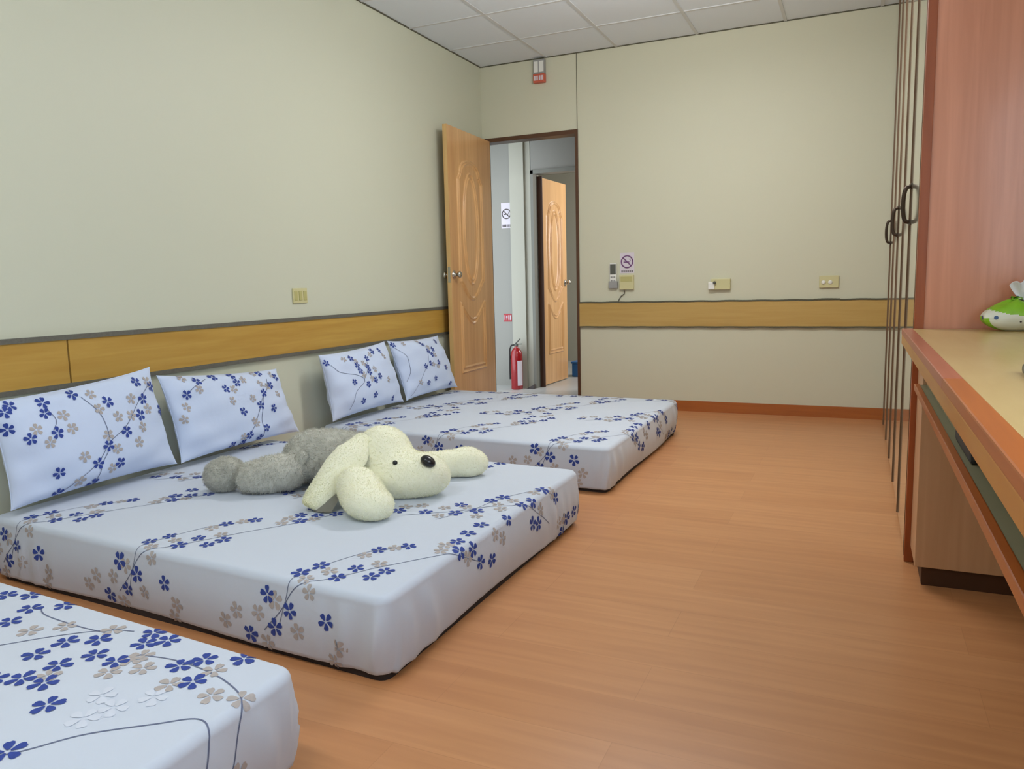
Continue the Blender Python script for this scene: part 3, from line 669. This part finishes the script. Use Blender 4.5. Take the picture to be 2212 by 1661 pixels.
def plush(name, blob, lo, hi, material, parent, nfur, flen, step=0.008, disp=0.0035, seed=0, flow=(0, 0, 0)):
    V, F = mesh_field(blob.f, lo, hi, step)
    e = 1e-3; G = np.stack([blob.f(V+np.array(d)*e)-blob.f(V-np.array(d)*e) for d in ((1, 0, 0), (0, 1, 0), (0, 0, 1))], -1); G /= np.linalg.norm(G, axis=1)[:, None]+1e-9
    rnd = np.random.RandomState(seed); ph = rnd.uniform(0, 6, 9)
    nz = np.sin(V[:, 0]*47+ph[0]+2*np.sin(V[:, 1]*31+ph[1]))*np.sin(V[:, 1]*53+ph[2])*np.sin(V[:, 2]*49+ph[3])+0.5*np.sin(V[:, 0]*131+ph[4])*np.sin(V[:, 1]*117+V[:, 2]*90+ph[5])
    V = V+G*nz[:, None]*disp
    V[:, 2] = np.maximum(V[:, 2], 0.2495)
    Fv = np.array([f for f in F]); pick = rnd.randint(0, len(Fv), nfur); w4 = rnd.dirichlet([1, 1, 1, 1], nfur)
    P = (V[Fv[pick]]*w4[..., None]).sum(1); N_ = (G[Fv[pick]]*w4[..., None]).sum(1)
    keep = P[:, 2] > 0.254; P, N_ = P[keep], N_[keep]; m_ = len(P)
    dr = N_*0.75+rnd.normal(0, 0.35, (m_, 3))+np.array(flow)*0.6+np.array([0, 0, -0.25]); dr /= np.linalg.norm(dr, axis=1)[:, None]
    dr -= N_*np.minimum((dr*N_).sum(1)-0.12, 0)[:, None]
    sd = np.cross(dr, rnd.normal(0, 1, (m_, 3))); sd /= np.linalg.norm(sd, axis=1)[:, None]
    ln = flen*rnd.uniform(0.5, 1.15, m_)[:, None]; wd = 0.0011
    T = np.stack([P-sd*wd-N_*0.001, P+sd*wd-N_*0.001, P+dr*ln], 1).reshape(-1, 3); T[:, 2] = np.maximum(T[:, 2], 0.2485)
    nV = len(V); allv = np.concatenate([V, T]); tri = (np.arange(m_*3).reshape(-1, 3)+nV).tolist()
    o = link(name, allv, list(F)+tri, [material, M['fib_white'] if material == M['fur_white'] else M['fib_grey']], None, [0]*len(F)+[1]*len(tri), True)
    place(parent, o); return o
def w3(r, a, z): return np.array([1.323, -3.649, 0.0])+RR*r+AA*a+ZZ*z     # right / away of the head, height
dog = empty('plush_dog', (1.2, -3.7, 0.246))
tag(dog, 'large cream and grey plush dog lying flat on the middle mattress', 'plush toy')
body = Blob(0.045)
body.ell((1.165, -3.600, 0.352), (.15, .125, .105)).ell((1.03, -3.59, .350), (.135, .13, .112)).ell((.935, -3.60, .345), (.125, .13, .112))
body.ell((.920, -3.785, .318), (.095, .080, .075)).ell((.845, -3.845, .310), (.080, .072, .068), .1).ell((.85, -3.40, .31), (.12, .075, .065)).ell((.72, -3.36, .30), (.075, .06, .055))
plush('body', body, (.60, -4.02, .20), (1.38, -3.22, .52), M['fur_grey'], dog, 30000, .012, .009, .0045, 1, tuple(-RR*0.4))
foot = Blob(0.02).ell((.700, -3.870, .316), (.080, .068, .069), .25)
plush('hind_foot', foot, (.56, -3.99, .20), (.84, -3.74, .42), M['fur_grey'], dog, 8000, .011, .008, .003, 2, tuple(-RR*0.3))
tail = Blob(0.02).cap((.985, -3.735, .375), (.965, -3.80, .30), .026, .020)
plush('tail', tail, (.92, -3.85, .24), (1.05, -3.68, .43), M['fur_grey'], dog, 2500, .010, .007, .002, 9)
head = Blob(0.05).ell((1.318, -3.655, .388), (.116, .115, .120)).ell((1.475, -3.668, .330), (.128, .098, .084), -.10).ell((1.405, -3.70, .325), (.105, .10, .078)).ell((1.535, -3.675, .345), (.055, .062, .052), -.3)
plush('head', head, (1.12, -3.88, .20), (1.66, -3.45, .56), M['fur_white'], dog, 22000, .0065, .008, .0016, 3, tuple(-RR*0.3))
paw = Blob(0.05).ell((1.462, -3.975, .304), (.098, .080, .063), -.22, -.5).ell((1.385, -3.915, .330), (.092, .075, .075), -.45, -.6).ell((1.29, -3.82, .325), (.08, .07, .06))
plush('front_leg', paw, (1.13, -4.12, .20), (1.66, -3.68, .46), M['fur_white'], dog, 15000, .0065, .008, .0016, 4, tuple(RR*0.2-AA*0.2))
paw2 = Blob(0.04).cap((1.35, -3.46, .305), (1.505, -3.330, .302), .056, .058).ell((1.525, -3.315, .303), (.075, .06, .056), -.1)
plush('front_leg', paw2, (1.20, -3.60, .20), (1.66, -3.18, .42), M['fur_white'], dog, 9000, .0065, .008, .0016, 5, tuple(RR*0.3))
# ears: thick flaps hanging from the top of the head; grey lining
def ear(path, widths, nrms, th, parent):
    """path of centre points, outer normal at each of them; cream outside, grey lining on the other side"""
    P = [np.array(p, float) for p in path]; Q = [2*P[0]-P[1]]+P+[2*P[-1]-P[-2]]; C_ = []; Wd_ = []; Nn = []; nrms = [np.array(q, float) for q in nrms]; nrm = nrms[0]
    n = 8
    for i in range(1, len(Q)-2):
        for j in range(n):
            t = j/n; C_.append(0.5*((2*Q[i])+(-Q[i-1]+Q[i+1])*t+(2*Q[i-1]-5*Q[i]+4*Q[i+1]-Q[i+2])*t*t+(-Q[i-1]+3*Q[i]-3*Q[i+1]+Q[i+2])*t**3)); Wd_.append(widths[i-1]*(1-t)+widths[i]*t); Nn.append(nrms[i-1]*(1-t)+nrms[i]*t)
    C_.append(P[-1]); Wd_.append(widths[-1]); Nn.append(nrms[-1]); m_ = 15; top = []; bot = []
    for i, c in enumerate(C_):
        nrm = Nn[i]
        tg = C_[min(i+1, len(C_)-1)]-C_[max(i-1, 0)]; tg /= np.linalg.norm(tg); sd = np.cross(nrm, tg); sd /= np.linalg.norm(sd); nn = np.cross(tg, sd)
        if nn @ nrm < 0: nn = -nn
        for j in range(m_):
            x = -1+2*j/(m_-1); f = math.sqrt(max(0, 1-x*x)); cup = 0.020*x*x
            base = c+sd*x*Wd_[i]/2-nn*cup
            top.append(base+nn*th*(f**0.7)); a_ = min(max((i/len(C_)-0.35)/0.4, 0), 1); bot.append(base-nn*th*0.35*(f**0.7)+sd*0.042*a_*(0.5+0.5*x)-nn*0.004*a_)
    nrm = nrms[0]; L_ = len(C_); F1 = [(i*m_+j, i*m_+j+1, (i+1)*m_+j+1, (i+1)*m_+j) for i in range(L_-1) for j in range(m_-1)]
    for v in top+bot: v[2] = max(v[2], 0.2500)
    T, B = np.array(top), np.array(bot); rnd = np.random.RandomState(5)
    def fur(Vs, nf, sgn):
        tri = []; fv = np.array(F1); pk = rnd.randint(0, len(fv), nf); w4 = rnd.dirichlet([1, 1, 1, 1], nf); p = (Vs[fv[pk]]*w4[..., None]).sum(1)
        d = np.array(nrm)*sgn*0.7+rnd.normal(0, .4, (nf, 3)); d /= np.linalg.norm(d, axis=1)[:, None]; s_ = np.cross(d, rnd.normal(0, 1, (nf, 3))); s_ /= np.linalg.norm(s_, axis=1)[:, None]
        q = np.stack([p-s_*.001, p+s_*.001, p+d*.006], 1).reshape(-1, 3); q[:, 2] = np.maximum(q[:, 2], .2490); return q
    f1 = fur(T, 4500, 1); o = link('ear', np.concatenate([T, f1]), F1+(np.arange(len(f1)).reshape(-1, 3)+len(T)).tolist(), [M['fur_white'], M['fib_white']], None, [0]*len(F1)+[1]*(len(f1)//3), True); place(parent, o)
    f2 = fur(B, 1500, -1); o2 = link('ear_lining', np.concatenate([B, f2]), [f[::-1] for f in F1]+(np.arange(len(f2)).reshape(-1, 3)+len(B)).tolist(), [M['lining'], M['fib_lining']], None, [0]*len(F1)+[1]*(len(f2)//3), True)
    o2.parent = o; o2.matrix_parent_inverse = Matrix.Translation(-parent.location)
    o2.matrix_parent_inverse = o.matrix_parent_inverse.inverted() @ o.matrix_parent_inverse
    return o
NC = RR*0.10-AA*0.95+ZZ*0.35
e1 = ear([(1.290, -3.735, .482), (1.298, -3.822, .440), (1.278, -3.888, .392), (1.250, -3.935, .345), (1.228, -3.968, .308), (1.208, -3.984, .280), (1.202, -3.988, .270)],
    [.07, .125, .128, .118, .112, .095, .05], [NC, NC, NC-RR*.15, NC-RR*.35+ZZ*.1, NC-RR*.5+ZZ*.2, NC-RR*.5+ZZ*.3, NC-RR*.5+ZZ*.3], .012, dog)
NB = AA*0.75+ZZ*0.5
e2 = ear([(1.30, -3.61, .478), (1.26, -3.52, .44), (1.24, -3.46, .38), (1.22, -3.42, .31), (1.21, -3.40, .27)],
    [.09, .12, .12, .10, .03], [NB]*5, .012, dog)
def on_surface(bl, p, out=0.0):
    p = np.array(p, float)
    for _ in range(12):
        e = 1e-3; g = np.array([bl.f(p+np.array(d)*e)-bl.f(p-np.array(d)*e) for d in ((1, 0, 0), (0, 1, 0), (0, 0, 1))])/(2*e); g /= np.linalg.norm(g); p = p-g*(bl.f(p)-out)
    return p
def lump(name, c, r, material, tilt=0, seed=0):
    bl = Blob(.01).ell(c, r, tilt); V, F = mesh_field(bl.f, np.array(c)-max(r)*1.4, np.array(c)+max(r)*1.4, max(r)/9)
    o = link(name, V, F, [material], None, None, True); place(dog, o); return o
lump('nose', on_surface(head, (1.555, -3.715, .392), .008), (.030, .026, .021), M['black'], -.55)
lump('eye', on_surface(head, (1.439, -3.750, .378), .002), (.0095, .008, .0095), M['black'])
lump('eye', on_surface(head, (1.40, -3.56, .385), .002), (.0095, .008, .0095), M['black'])

# ------------------------------------------------------------------ wardrobe (right side, glossy doors)
def wardrobe():
    X0 = 3.19; XW = RW-0.003; Y1 = -3.075
    root = empty('wardrobe', ((X0+XW)/2, Y1/2, 0))
    b = MB(); b.box(X0+0.020, XW, Y1+0.03, -0.003, 0.0, H-0.008); place(root, b.build('carcass', M['edge_brown']))
    ys = [-0.004, -0.27, -0.82, -1.37, -1.92, -2.47, Y1+0.03]
    for a, c in zip(ys[:-1], ys[1:]):
        b = MB(); b.box(X0, X0+0.018, c+0.0035, a-0.0035, 0.012, H-0.012, 0, 0.0012); d = b.build('door', M['laminate'])
        e = MB(); e.box(X0-0.0056, X0+0.017, c+0.001, c+0.008, 0.012, H-0.012, 0, 0.0008); ee = e.build('edge_band', M['edge_brown'])
        place(root, d)
        ee.parent = d
    kids = [o for o in root.children if o.name.startswith('door')]
    for di, yh in ((0, -0.30), (2, -1.385), (4, -2.50)):
        pts = [(X0-0.003, yh, 1.335+0.078)]
        for t in np.linspace(PI/2, -PI/2, 15): pts.append((X0-0.006-0.024*math.cos(t)**0.55 if abs(math.cos(t)) > 1e-6 else X0-0.006, yh, 1.335+0.072*math.sin(t)))
        pts.append((X0-0.003, yh, 1.335-0.078))
        b = MB(); b.tube(pts, 0.0088, 10); b.rev([(0.013, 0), (0.013, -0.004)], (X0, yh, 1.335+0.074), 'x', 14); b.rev([(0.013, 0), (0.013, -0.004)], (X0, yh, 1.335-0.074), 'x', 14)
        h = b.build('handle', M['dark_metal']); h.parent = kids[min(di+1, len(kids)-1)]
    # orange end stile and big veneered side panel facing the desk
    b = MB(); b.box(X0-0.004, X0+0.026, Y1-0.004, Y1+0.028, 0.0, H-0.008, 0, 0.002); place(root, b.build('end_stile', M['orange']))
    b = MB(); b.box(X0+0.026, XW, Y1+0.004, Y1+0.028, 0.0, H-0.008); place(root, b.build('side_panel', M['redpanel']))
    tag(root, 'floor to ceiling wardrobe with glossy cream doors and pink brown side panel', 'wardrobe')
    # world-space children of child parts: shift by the root as well
wardrobe()
def desk():
    Y0 = -3.082; Y2 = -7.0; XF = 3.147; ZD = 0.857
    root = empty('desk', (3.48, (Y0+Y2)/2, 0))
    b = MB(); b.box(3.182, RW-0.003, Y2, Y0, ZD-0.020, ZD); place(root, b.build('desk_top', M['desktop']))
    b = MB(); b.box(XF, 3.182, -4.552, Y0, ZD-0.020, ZD+0.0015, 0, 0.003); place(root, b.build('edge_trim', M['trim_red']))
    b = MB(); b.box(XF, 3.182, Y2, -4.554, ZD-0.020, ZD+0.0015, 0, 0.003); place(root, b.build('edge_trim', M['trim_orange']))
    b = MB(); b.box(XF+0.001, 3.175, Y2, Y0, ZD-0.052, ZD-0.020, 0, 0.002); place(root, b.build('fascia', M['fascia']))
    b = MB(); b.box(3.196, RW-0.003, Y2, -3.312, 0.672, 0.688); sh = b.build('shelf', M['greyshelf'])
    e = MB(); e.box(3.180, 3.196, Y2, -3.312, 0.670, 0.690, 0, 0.002); eb = e.build('edge_band', M['trim_orange']); place(root, sh); eb.parent = sh
    b = MB(); b.box(3.215, 3.74, -4.24, -3.34, 0.689, 0.836); place(root, b.build('drawer', M['greyshelf']))
    b = MB(); b.box(3.62, 3.64, Y2, -4.43, 0.689, 0.837); place(root, b.build('back_rail', M['edge_brown']))
    b = MB(); b.box(3.19, RW-0.003, Y2, Y2+0.02, 0, ZD-0.020); place(root, b.build('end_panel', M['cabside']))
    tag(root, 'long built-in desk with pale top and orange wood edge along the right wall', 'desk')
    c = empty('base_cabinet', (3.5, -3.2, 0))
    b = MB(); b.box(3.205, RW-0.003, -3.31, -3.083, 0.066, 0.80, 0, 0.002); place(c, b.build('body', M['cabside']))
    b = MB(); b.box(3.228, RW-0.003, -3.296, -3.083, 0, 0.066); place(c, b.build('toe_kick', M['toe']))
    tag(c, 'narrow beige cabinet under the far end of the desk with dark plinth', 'cabinet')
desk()
b = MB(); b.box(3.204, 3.40, -4.50, -4.25, 0.689, 0.80, 0, 0.008); b.tube([(3.27, -4.50, .700), (3.25, -4.56, .694), (3.28, -4.63, .6935), (3.34, -4.65, .6935)], .003, 6)
tag(b.build('power_box', M['rubber']), 'black power box on the shelf under the desk top', 'power box')
# remote control end on the desk
b = MB(); b.box(3.290, 3.335, -4.60, -4.42, 0.857, 0.875, 0, 0.006); r1 = empty('remote_control', (3.31, -4.5, .857)); o = b.build('case', M['dark_pl'])
k = MB()
for i in range(5):
    for j in range(3): k.box(3.297+j*.012, 3.305+j*.012, -4.585+i*.028, -4.572+i*.028, .875, .8765)
o2 = k.build('buttons', M['grey_pl']); place(r1, o, o2); tag(r1, 'dark remote control lying on the desk at the right edge', 'remote control')

def tissue_pack():
    cx, cy, z0 = 3.472, -3.185, 0.857; Lx, Ly, Hh = 0.104, 0.062, 0.106
    root = empty('tissue_pack', (cx, cy, z0))
    V = []; F = []; mi = []; n1, n2 = 48, 30
    def P(a, t):   # a around, t 0 bottom..1 top
        ca, sa = math.cos(a), math.sin(a); pr = math.sin(min(t*1.05+0.02, 1)*PI)**0.42 if t < .97 else 0.28
        e = (abs(ca)**3+abs(sa)**3)**(-1/3)
        cr = 1+0.045*math.sin(5*a+4*t)+0.02*math.sin(11*a-7*t)
        k = pr*cr*(1-0.42*t*t)
        return (cx+Lx*e*ca*k, cy+Ly*e*sa*k, z0+0.0015+Hh*t+0.006*math.sin(3*a)*t)
    for j in range(n2):
        for i in range(n1): V.append(P(2*PI*i/n1, j/(n2-1)))
    for j in range(n2-1):
        for i in range(n1):
            F.append((j*n1+i, j*n1+(i+1) % n1, (j+1)*n1+(i+1) % n1, (j+1)*n1+i)); t = j/n2; a = i/n1*2*PI
            mi.append(1 if (t > 0.52+0.12*math.sin(2*a+1.0) and math.cos(a) < .45) or (math.cos(a) < -.75 and t < .4) else (2 if t > .45 and math.cos(a) > .55 and math.sin(a) < .1 else 0))
    F.append(tuple(range(n1))[::-1]); mi.append(0); F.append(tuple(range((n2-1)*n1, n2*n1))); mi.append(1)
    def dot(a, t, r, mt):
        p = Vector(P(a, t)); q = Vector(P(a+.01, t)); s = Vector(P(a, t+.01)); n = (q-p).cross(s-p).normalized()
        if n.dot(p-Vector((cx, cy, z0+.03))) < 0: n = -n
        u = n.orthogonal().normalized(); v = n.cross(u); (V.extend([tuple(p+n*.0012+u*r*math.cos(x)+v*r*math.sin(x)) for x in np.linspace(0, 2*PI, 12)[:-1]]), F.append(tuple(range(len(V)-11, len(V)))), mi.append(3+mt))
    for a, t, r in ((PI*1.10, .42, .0075), (PI*1.30, .42, .0065)): dot(a, t, r, 0)
    for a, t, r in ((PI*1.52, .28, .003), (PI*1.62, .27, .004), (PI*1.66, .30, .003)): dot(a, t, r, 1)
    o = link('wrapper', V, F, [M['packwhite'], M['green'], M['packdark'], M['packblue'], M['ink']], None, mi, True)
    # crumpled tissue pulled out of the slot
    V = []; n1, n2 = 26, 14; o2 = None
    for j in range(n2):
        t = j/(n2-1)
        for i in range(n1):
            s = i/(n1-1); x = (s-.5)*(.02+.085*t**.6)+.032; y = .017*math.sin(s*13+t*2)*t+.007*math.sin(s*29)*t; z = Hh*0.9+.072*t*(0.72+.28*math.sin(s*PI))+.007*math.sin(s*17)*t
            V.append((cx+x, cy+y, z0+z))
    o3 = link('tissue', V, [(j*n1+i, j*n1+i+1, (j+1)*n1+i+1, (j+1)*n1+i) for j in range(n2-1) for i in range(n1-1)], [M['tissue']], None, None, True)
    sm = o3.modifiers.new('thick', 'SOLIDIFY'); sm.thickness = 0.0012
    place(root, o, o3)
    tag(root, 'green and white soft pack with a tissue sticking out, on the desk', 'tissue pack')
tissue_pack()

# ------------------------------------------------------------------ things on the walls
def wall_switch():
    r = empty('wall_switch', (0, -2.505, 1.01)); b = MB(); b.box(0.0005, 0.009, -2.568, -2.442, .965, 1.052, 0, .002); o = b.build('plate', M['ivory'])
    k = MB()
    for y in (-2.545, -2.505, -2.465): k.box(.009, .0125, y-.013, y+.013, .982, 1.035, 0, .001)
    place(r, o, k.build('rocker', M['ivory2'])); tag(r, 'cream wall switch plate on the left wall above the wooden band', 'switch')
    # far wall
    r = empty('phone_socket', (2.02, 0, 1.005)); b = MB(); b.box(1.955, 2.10, -.032, -.0005, .966, 1.050, 0, .004); o = b.build('plate', M['ivory'])
    k = MB(); k.box(1.935, 1.985, -.045, -.001, .968, 1.025, 0, .008); o2 = k.build('plug', M['white_pl'])
    k = MB(); k.rev([(.012, 0), (.012, -.006), (.006, -.010)], (1.985, -.045, 1.02), 'y', 14); o3 = k.build('jack', M['dark_pl']); place(r, o, o2, o3)
    tag(r, 'cream socket box with a white plug, left of two on the far wall', 'socket')
    r = empty('power_socket', (2.80, 0, 1.009)); b = MB(); b.box(2.735, 2.868, -.018, -.0005, .966, 1.054, 0, .003); o = b.build('plate', M['ivory'])
    k = MB(); k.rev([(.015, 0), (.015, -.004), (.006, -.006)], (2.765, -.018, 1.005), 'y', 16); k.rev([(.015, 0), (.015, -.003), (.006, -.004)], (2.812, -.018, 1.005), 'y', 16); o2 = k.build('outlet', M['white_pl']); place(r, o, o2)
    tag(r, 'cream power socket plate nearest the wardrobe on the far wall', 'socket')
    # room controller, sticker, remote in its holder
    r = empty('room_controller', (1.28, 0, 1.04)); b = MB(); b.box(1.221, 1.339, -.026, -.0005, .980, 1.098, 0, .004); o = b.build('box', M['ivory'])
    k = MB(); k.box(1.232, 1.328, -.0275, -.025, 1.045, 1.085); o2 = k.build('label_strip', M['ivory2'])
    k = MB(); k.tube([(1.255, -.012, .982), (1.262, -.014, .962), (1.258, -.012, .945), (1.232, -.010, .928), (1.215, -.008, .905), (1.205, -.006, .882)], .0035, 8); o3 = k.build('cable', M['dark_pl'])
    place(r, o, o2, o3); tag(r, 'cream control box with short cable, below the no smoking sticker', 'control box')
def no_smoking(name, cx, cz, y, w_, h_, label, ink, cat='sign'):
    r = empty(name, (cx, y, cz)); b = MB(); b.box(cx-w_/2, cx+w_/2, y-.002, y-.0003, cz-h_/2, cz+h_/2); o = b.build('sheet', M['paper'])
    k = MB(); R0 = w_*.40; c_ = cz+h_*.06
    ring = [(cx+R0*math.cos(t), y-.0028, c_+R0*math.sin(t)) for t in np.linspace(0, 2*PI, 33)[:-1]]; k.tube(ring, w_*.042, 6, 0, True)
    k.tube([(cx-R0*.7, y-.0028, c_+R0*.7), (cx+R0*.7, y-.0028, c_-R0*.7)], w_*.04, 6)
    k.box(cx-R0*.62, cx+R0*.38, y-.0034, y-.002, c_-R0*.18, c_+R0*.04); k.tube([(cx+R0*.45, y-.003, c_), (cx+R0*.6, y-.003, c_+R0*.25), (cx+R0*.35, y-.003, c_+R0*.45)], w_*.018, 5)
    o2 = k.build('symbol', ink)
    k = MB()
    for i in range(6): x = cx-w_*.40+i*w_*.14; k.box(x, x+w_*.09, y-.0026, y-.002, cz-h_*.46, cz-h_*.36)
    o3 = k.build('lettering', M['ink']); place(r, o, o2, o3); tag(r, label, cat)
wall_switch()
no_smoking('no_smoking_sticker', 1.280, 1.195, 0, .118, .165, 'purple and white no smoking sticker beside the remote on the far wall', M['purple'])
no_smoking('no_smoking_sign', -0.268, 1.735, 1.06, .115, .25, 'no smoking sign on the corridor wall seen through the doorway', M['ink'])
r = empty('air_conditioner_remote', (1.165, 0, 1.1)); b = MB(); b.box(1.138, 1.196, -.024, -.006, 1.000, 1.195, 0, .006); o = b.build('case', M['white_pl'])
k = MB(); k.box(1.143, 1.191, -.0255, -.023, 1.105, 1.188, 0, .001); o2 = k.build('screen', M['dark_pl'])
k = MB()
for i in range(3):
    for j in range(2): k.box(1.147+j*.024, 1.163+j*.024, -.0265, -.023, 1.025+i*.026, 1.037+i*.026)
o3 = k.build('buttons', M['grey_pl'])
k = MB(); k.box(1.130, 1.204, -.028, -.0005, .992, 1.05, 0, .004); o4 = k.build('holder', M['grey_pl']); place(r, o, o2, o3, o4)
tag(r, 'white remote control with dark screen in a wall holder on the far wall', 'remote control')
r = empty('emergency_light', (.551, 0, 2.8)); b = MB(); b.box(.503, .602, -.040, -.0005, 2.752, 2.866, 0, .004); o = b.build('housing', M['grey_pl'])
k = MB(); k.box(.512, .546, -.0415, -.039, 2.765, 2.850); k.box(.556, .594, -.0415, -.039, 2.765, 2.850); o2 = k.build('lamp_window', M['white_pl'])
k = MB(); k.box(.503, .602, -.046, -.0005, 2.682, 2.752, 0, .005); o3 = k.build('lower_cap', M['redcap'])
k = MB()
for i in range(4): k.box(.512+i*.022, .526+i*.022, -.0475, -.045, 2.700, 2.735)
o4 = k.build('lettering', M['paper']); place(r, o, o2, o3, o4)
tag(r, 'small grey emergency light with orange red bottom, above the doorway', 'emergency light')
r = empty('extinguisher_sign', (-.24, .93, .68)); b = MB(); b.box(-.325, -.235, 1.0575, 1.0597, .665, .745); o = b.build('plate', M['red_sign'])
k = MB(); k.box(-.315, -.308, 1.056, 1.0578, .678, .730); k.box(-.298, -.282, 1.056, 1.0578, .700, .725); k.box(-.292, -.288, 1.056, 1.0578, .68, .72)
for i in range(2): k.box(-.272+i*.018, -.262+i*.018, 1.056, 1.0578, .68, .73)
o2 = k.build('lettering', M['paper']); place(r, o, o2); tag(r, 'small red fire equipment sign on the corridor wall above the extinguisher', 'sign')
def extinguisher():
    x, y = -.095, .84; r = empty('fire_extinguisher', (x, y, 0))
    b = MB(); b.rev([(.055, .0), (.060, .008), (.060, .33), (.054, .375), (.036, .405), (.020, .418), (.018, .43)], (x, y, 0), 'z', 28); o = b.build('cylinder', M['exting'])
    k = MB(); k.rev([(.020, .43), (.020, .452), (.012, .458)], (x, y, 0), 'z', 16); k.tube([(x-.01, y, .455), (x+.045, y-.005, .505)], .006, 6); k.tube([(x-.005, y, .45), (x+.065, y-.005, .455)], .005, 6); o2 = k.build('valve_handle', M['dark_pl'])
    k = MB(); k.tube([(x-.015, y, .445), (x-.05, y-.01, .44), (x-.066, y-.015, .40), (x-.07, y-.015, .20), (x-.068, y-.015, .1)], .008, 8); o3 = k.build('hose', M['rubber'])
    k = MB(); n = 12; a0 = -1.05
    V = [(x+.0612*math.cos(a0+i*.09), y+.0612*math.sin(a0+i*.09), z) for z in (.04, .29) for i in range(n)]; k.add(V, [(i, i+1, n+i+1, n+i) for i in range(n-1)], 0, True); o4 = k.build('label_sticker', M['paper'])
    place(r, o, o2, o3, o4); tag(r, 'red fire extinguisher standing in the corridor outside the doorway', 'fire extinguisher')
extinguisher()
b = MB(); b.box(.10, .32, 1.92, 2.10, 0, .15, 0, .01); b.box(.09, .33, 1.91, 2.11, .15, .17, 0, .005); tag(b.build('storage_box', M['bluebox']), 'blue box on the floor of the room across the corridor', 'box')
r = empty('door_wedge', (.03, .90, 0)); b = MB(); b.add([(-.01, .88, 0), (.07, .88, 0), (.07, .92, 0), (-.01, .92, 0), (.07, .88, .045), (.07, .92, .045)], [(0, 1, 2, 3), (0, 1, 4), (3, 2, 5), (1, 2, 5, 4), (0, 3, 5, 4)]); place(r, b.build('wedge', M['ink']))
tag(r, 'small dark wedge on the corridor floor beside the extinguisher', 'door wedge')
# coat hook by the far room
b = MB(); b.tube([(.36, 3.59, 1.86), (.37, 3.56, 1.80), (.40, 3.54, 1.76)], .012, 8); b.rev([(.03, 0), (.03, -.01)], (.36, 3.599, 1.87), 'y', 14)
tag(b.build('wall_hook', M['dark_metal']), 'dark hook on the white wall of the room across the corridor', 'hook')

# fluorescent battens above the camera's view
for i, (fx, fy) in enumerate(FIX):
    r = empty('ceiling_light', (fx, fy, H)); b = MB(); b.box(fx-.62, fx+.62, fy-.04, fy+.04, 2.665, 2.71, 0, .006); o = b.build('housing', M['white_pl'])
    hs = []
    for hx in (-.45, .45): b = MB(); b.tube([(fx+hx, fy, 2.71), (fx+hx, fy, H-.001)], .006, 8); hs.append(b.build('hanger', M['white_pl']))
    k = MB(); k.tube([(fx-.59, fy, 2.64), (fx+.59, fy, 2.64)], .013, 12); o2 = k.build('tube', M['lamp']); place(r, o, *hs, o2)
    tag(r, ('hanging fluorescent batten above the far mattress', 'hanging fluorescent batten above the nearest mattress')[i], 'ceiling light', 'ceiling lights')
for (fx, fy, sx, sy, lb) in ((-.15, .50, .47, .08, 'added unseen slim ceiling light of the corridor outside the doorway'), (.70, 2.2, .42, .32, 'added unseen square ceiling light of the room across the corridor')):  # unseen fixtures added to go with the corridor and next room fills
    r = empty('ceiling_light', (fx, fy, 2.47)); b = MB(); b.box(fx-sx, fx+sx, fy-sy, fy+sy, 2.452, 2.4695, 0, .003); o = b.build('housing', M['white_pl'])
    k = MB(); k.box(fx-sx+.015, fx+sx-.015, fy-sy+.015, fy+sy-.015, 2.448, 2.452); place(r, o, k.build('diffuser', M['lamp'])); tag(r, lb, 'ceiling light', 'ceiling lights')
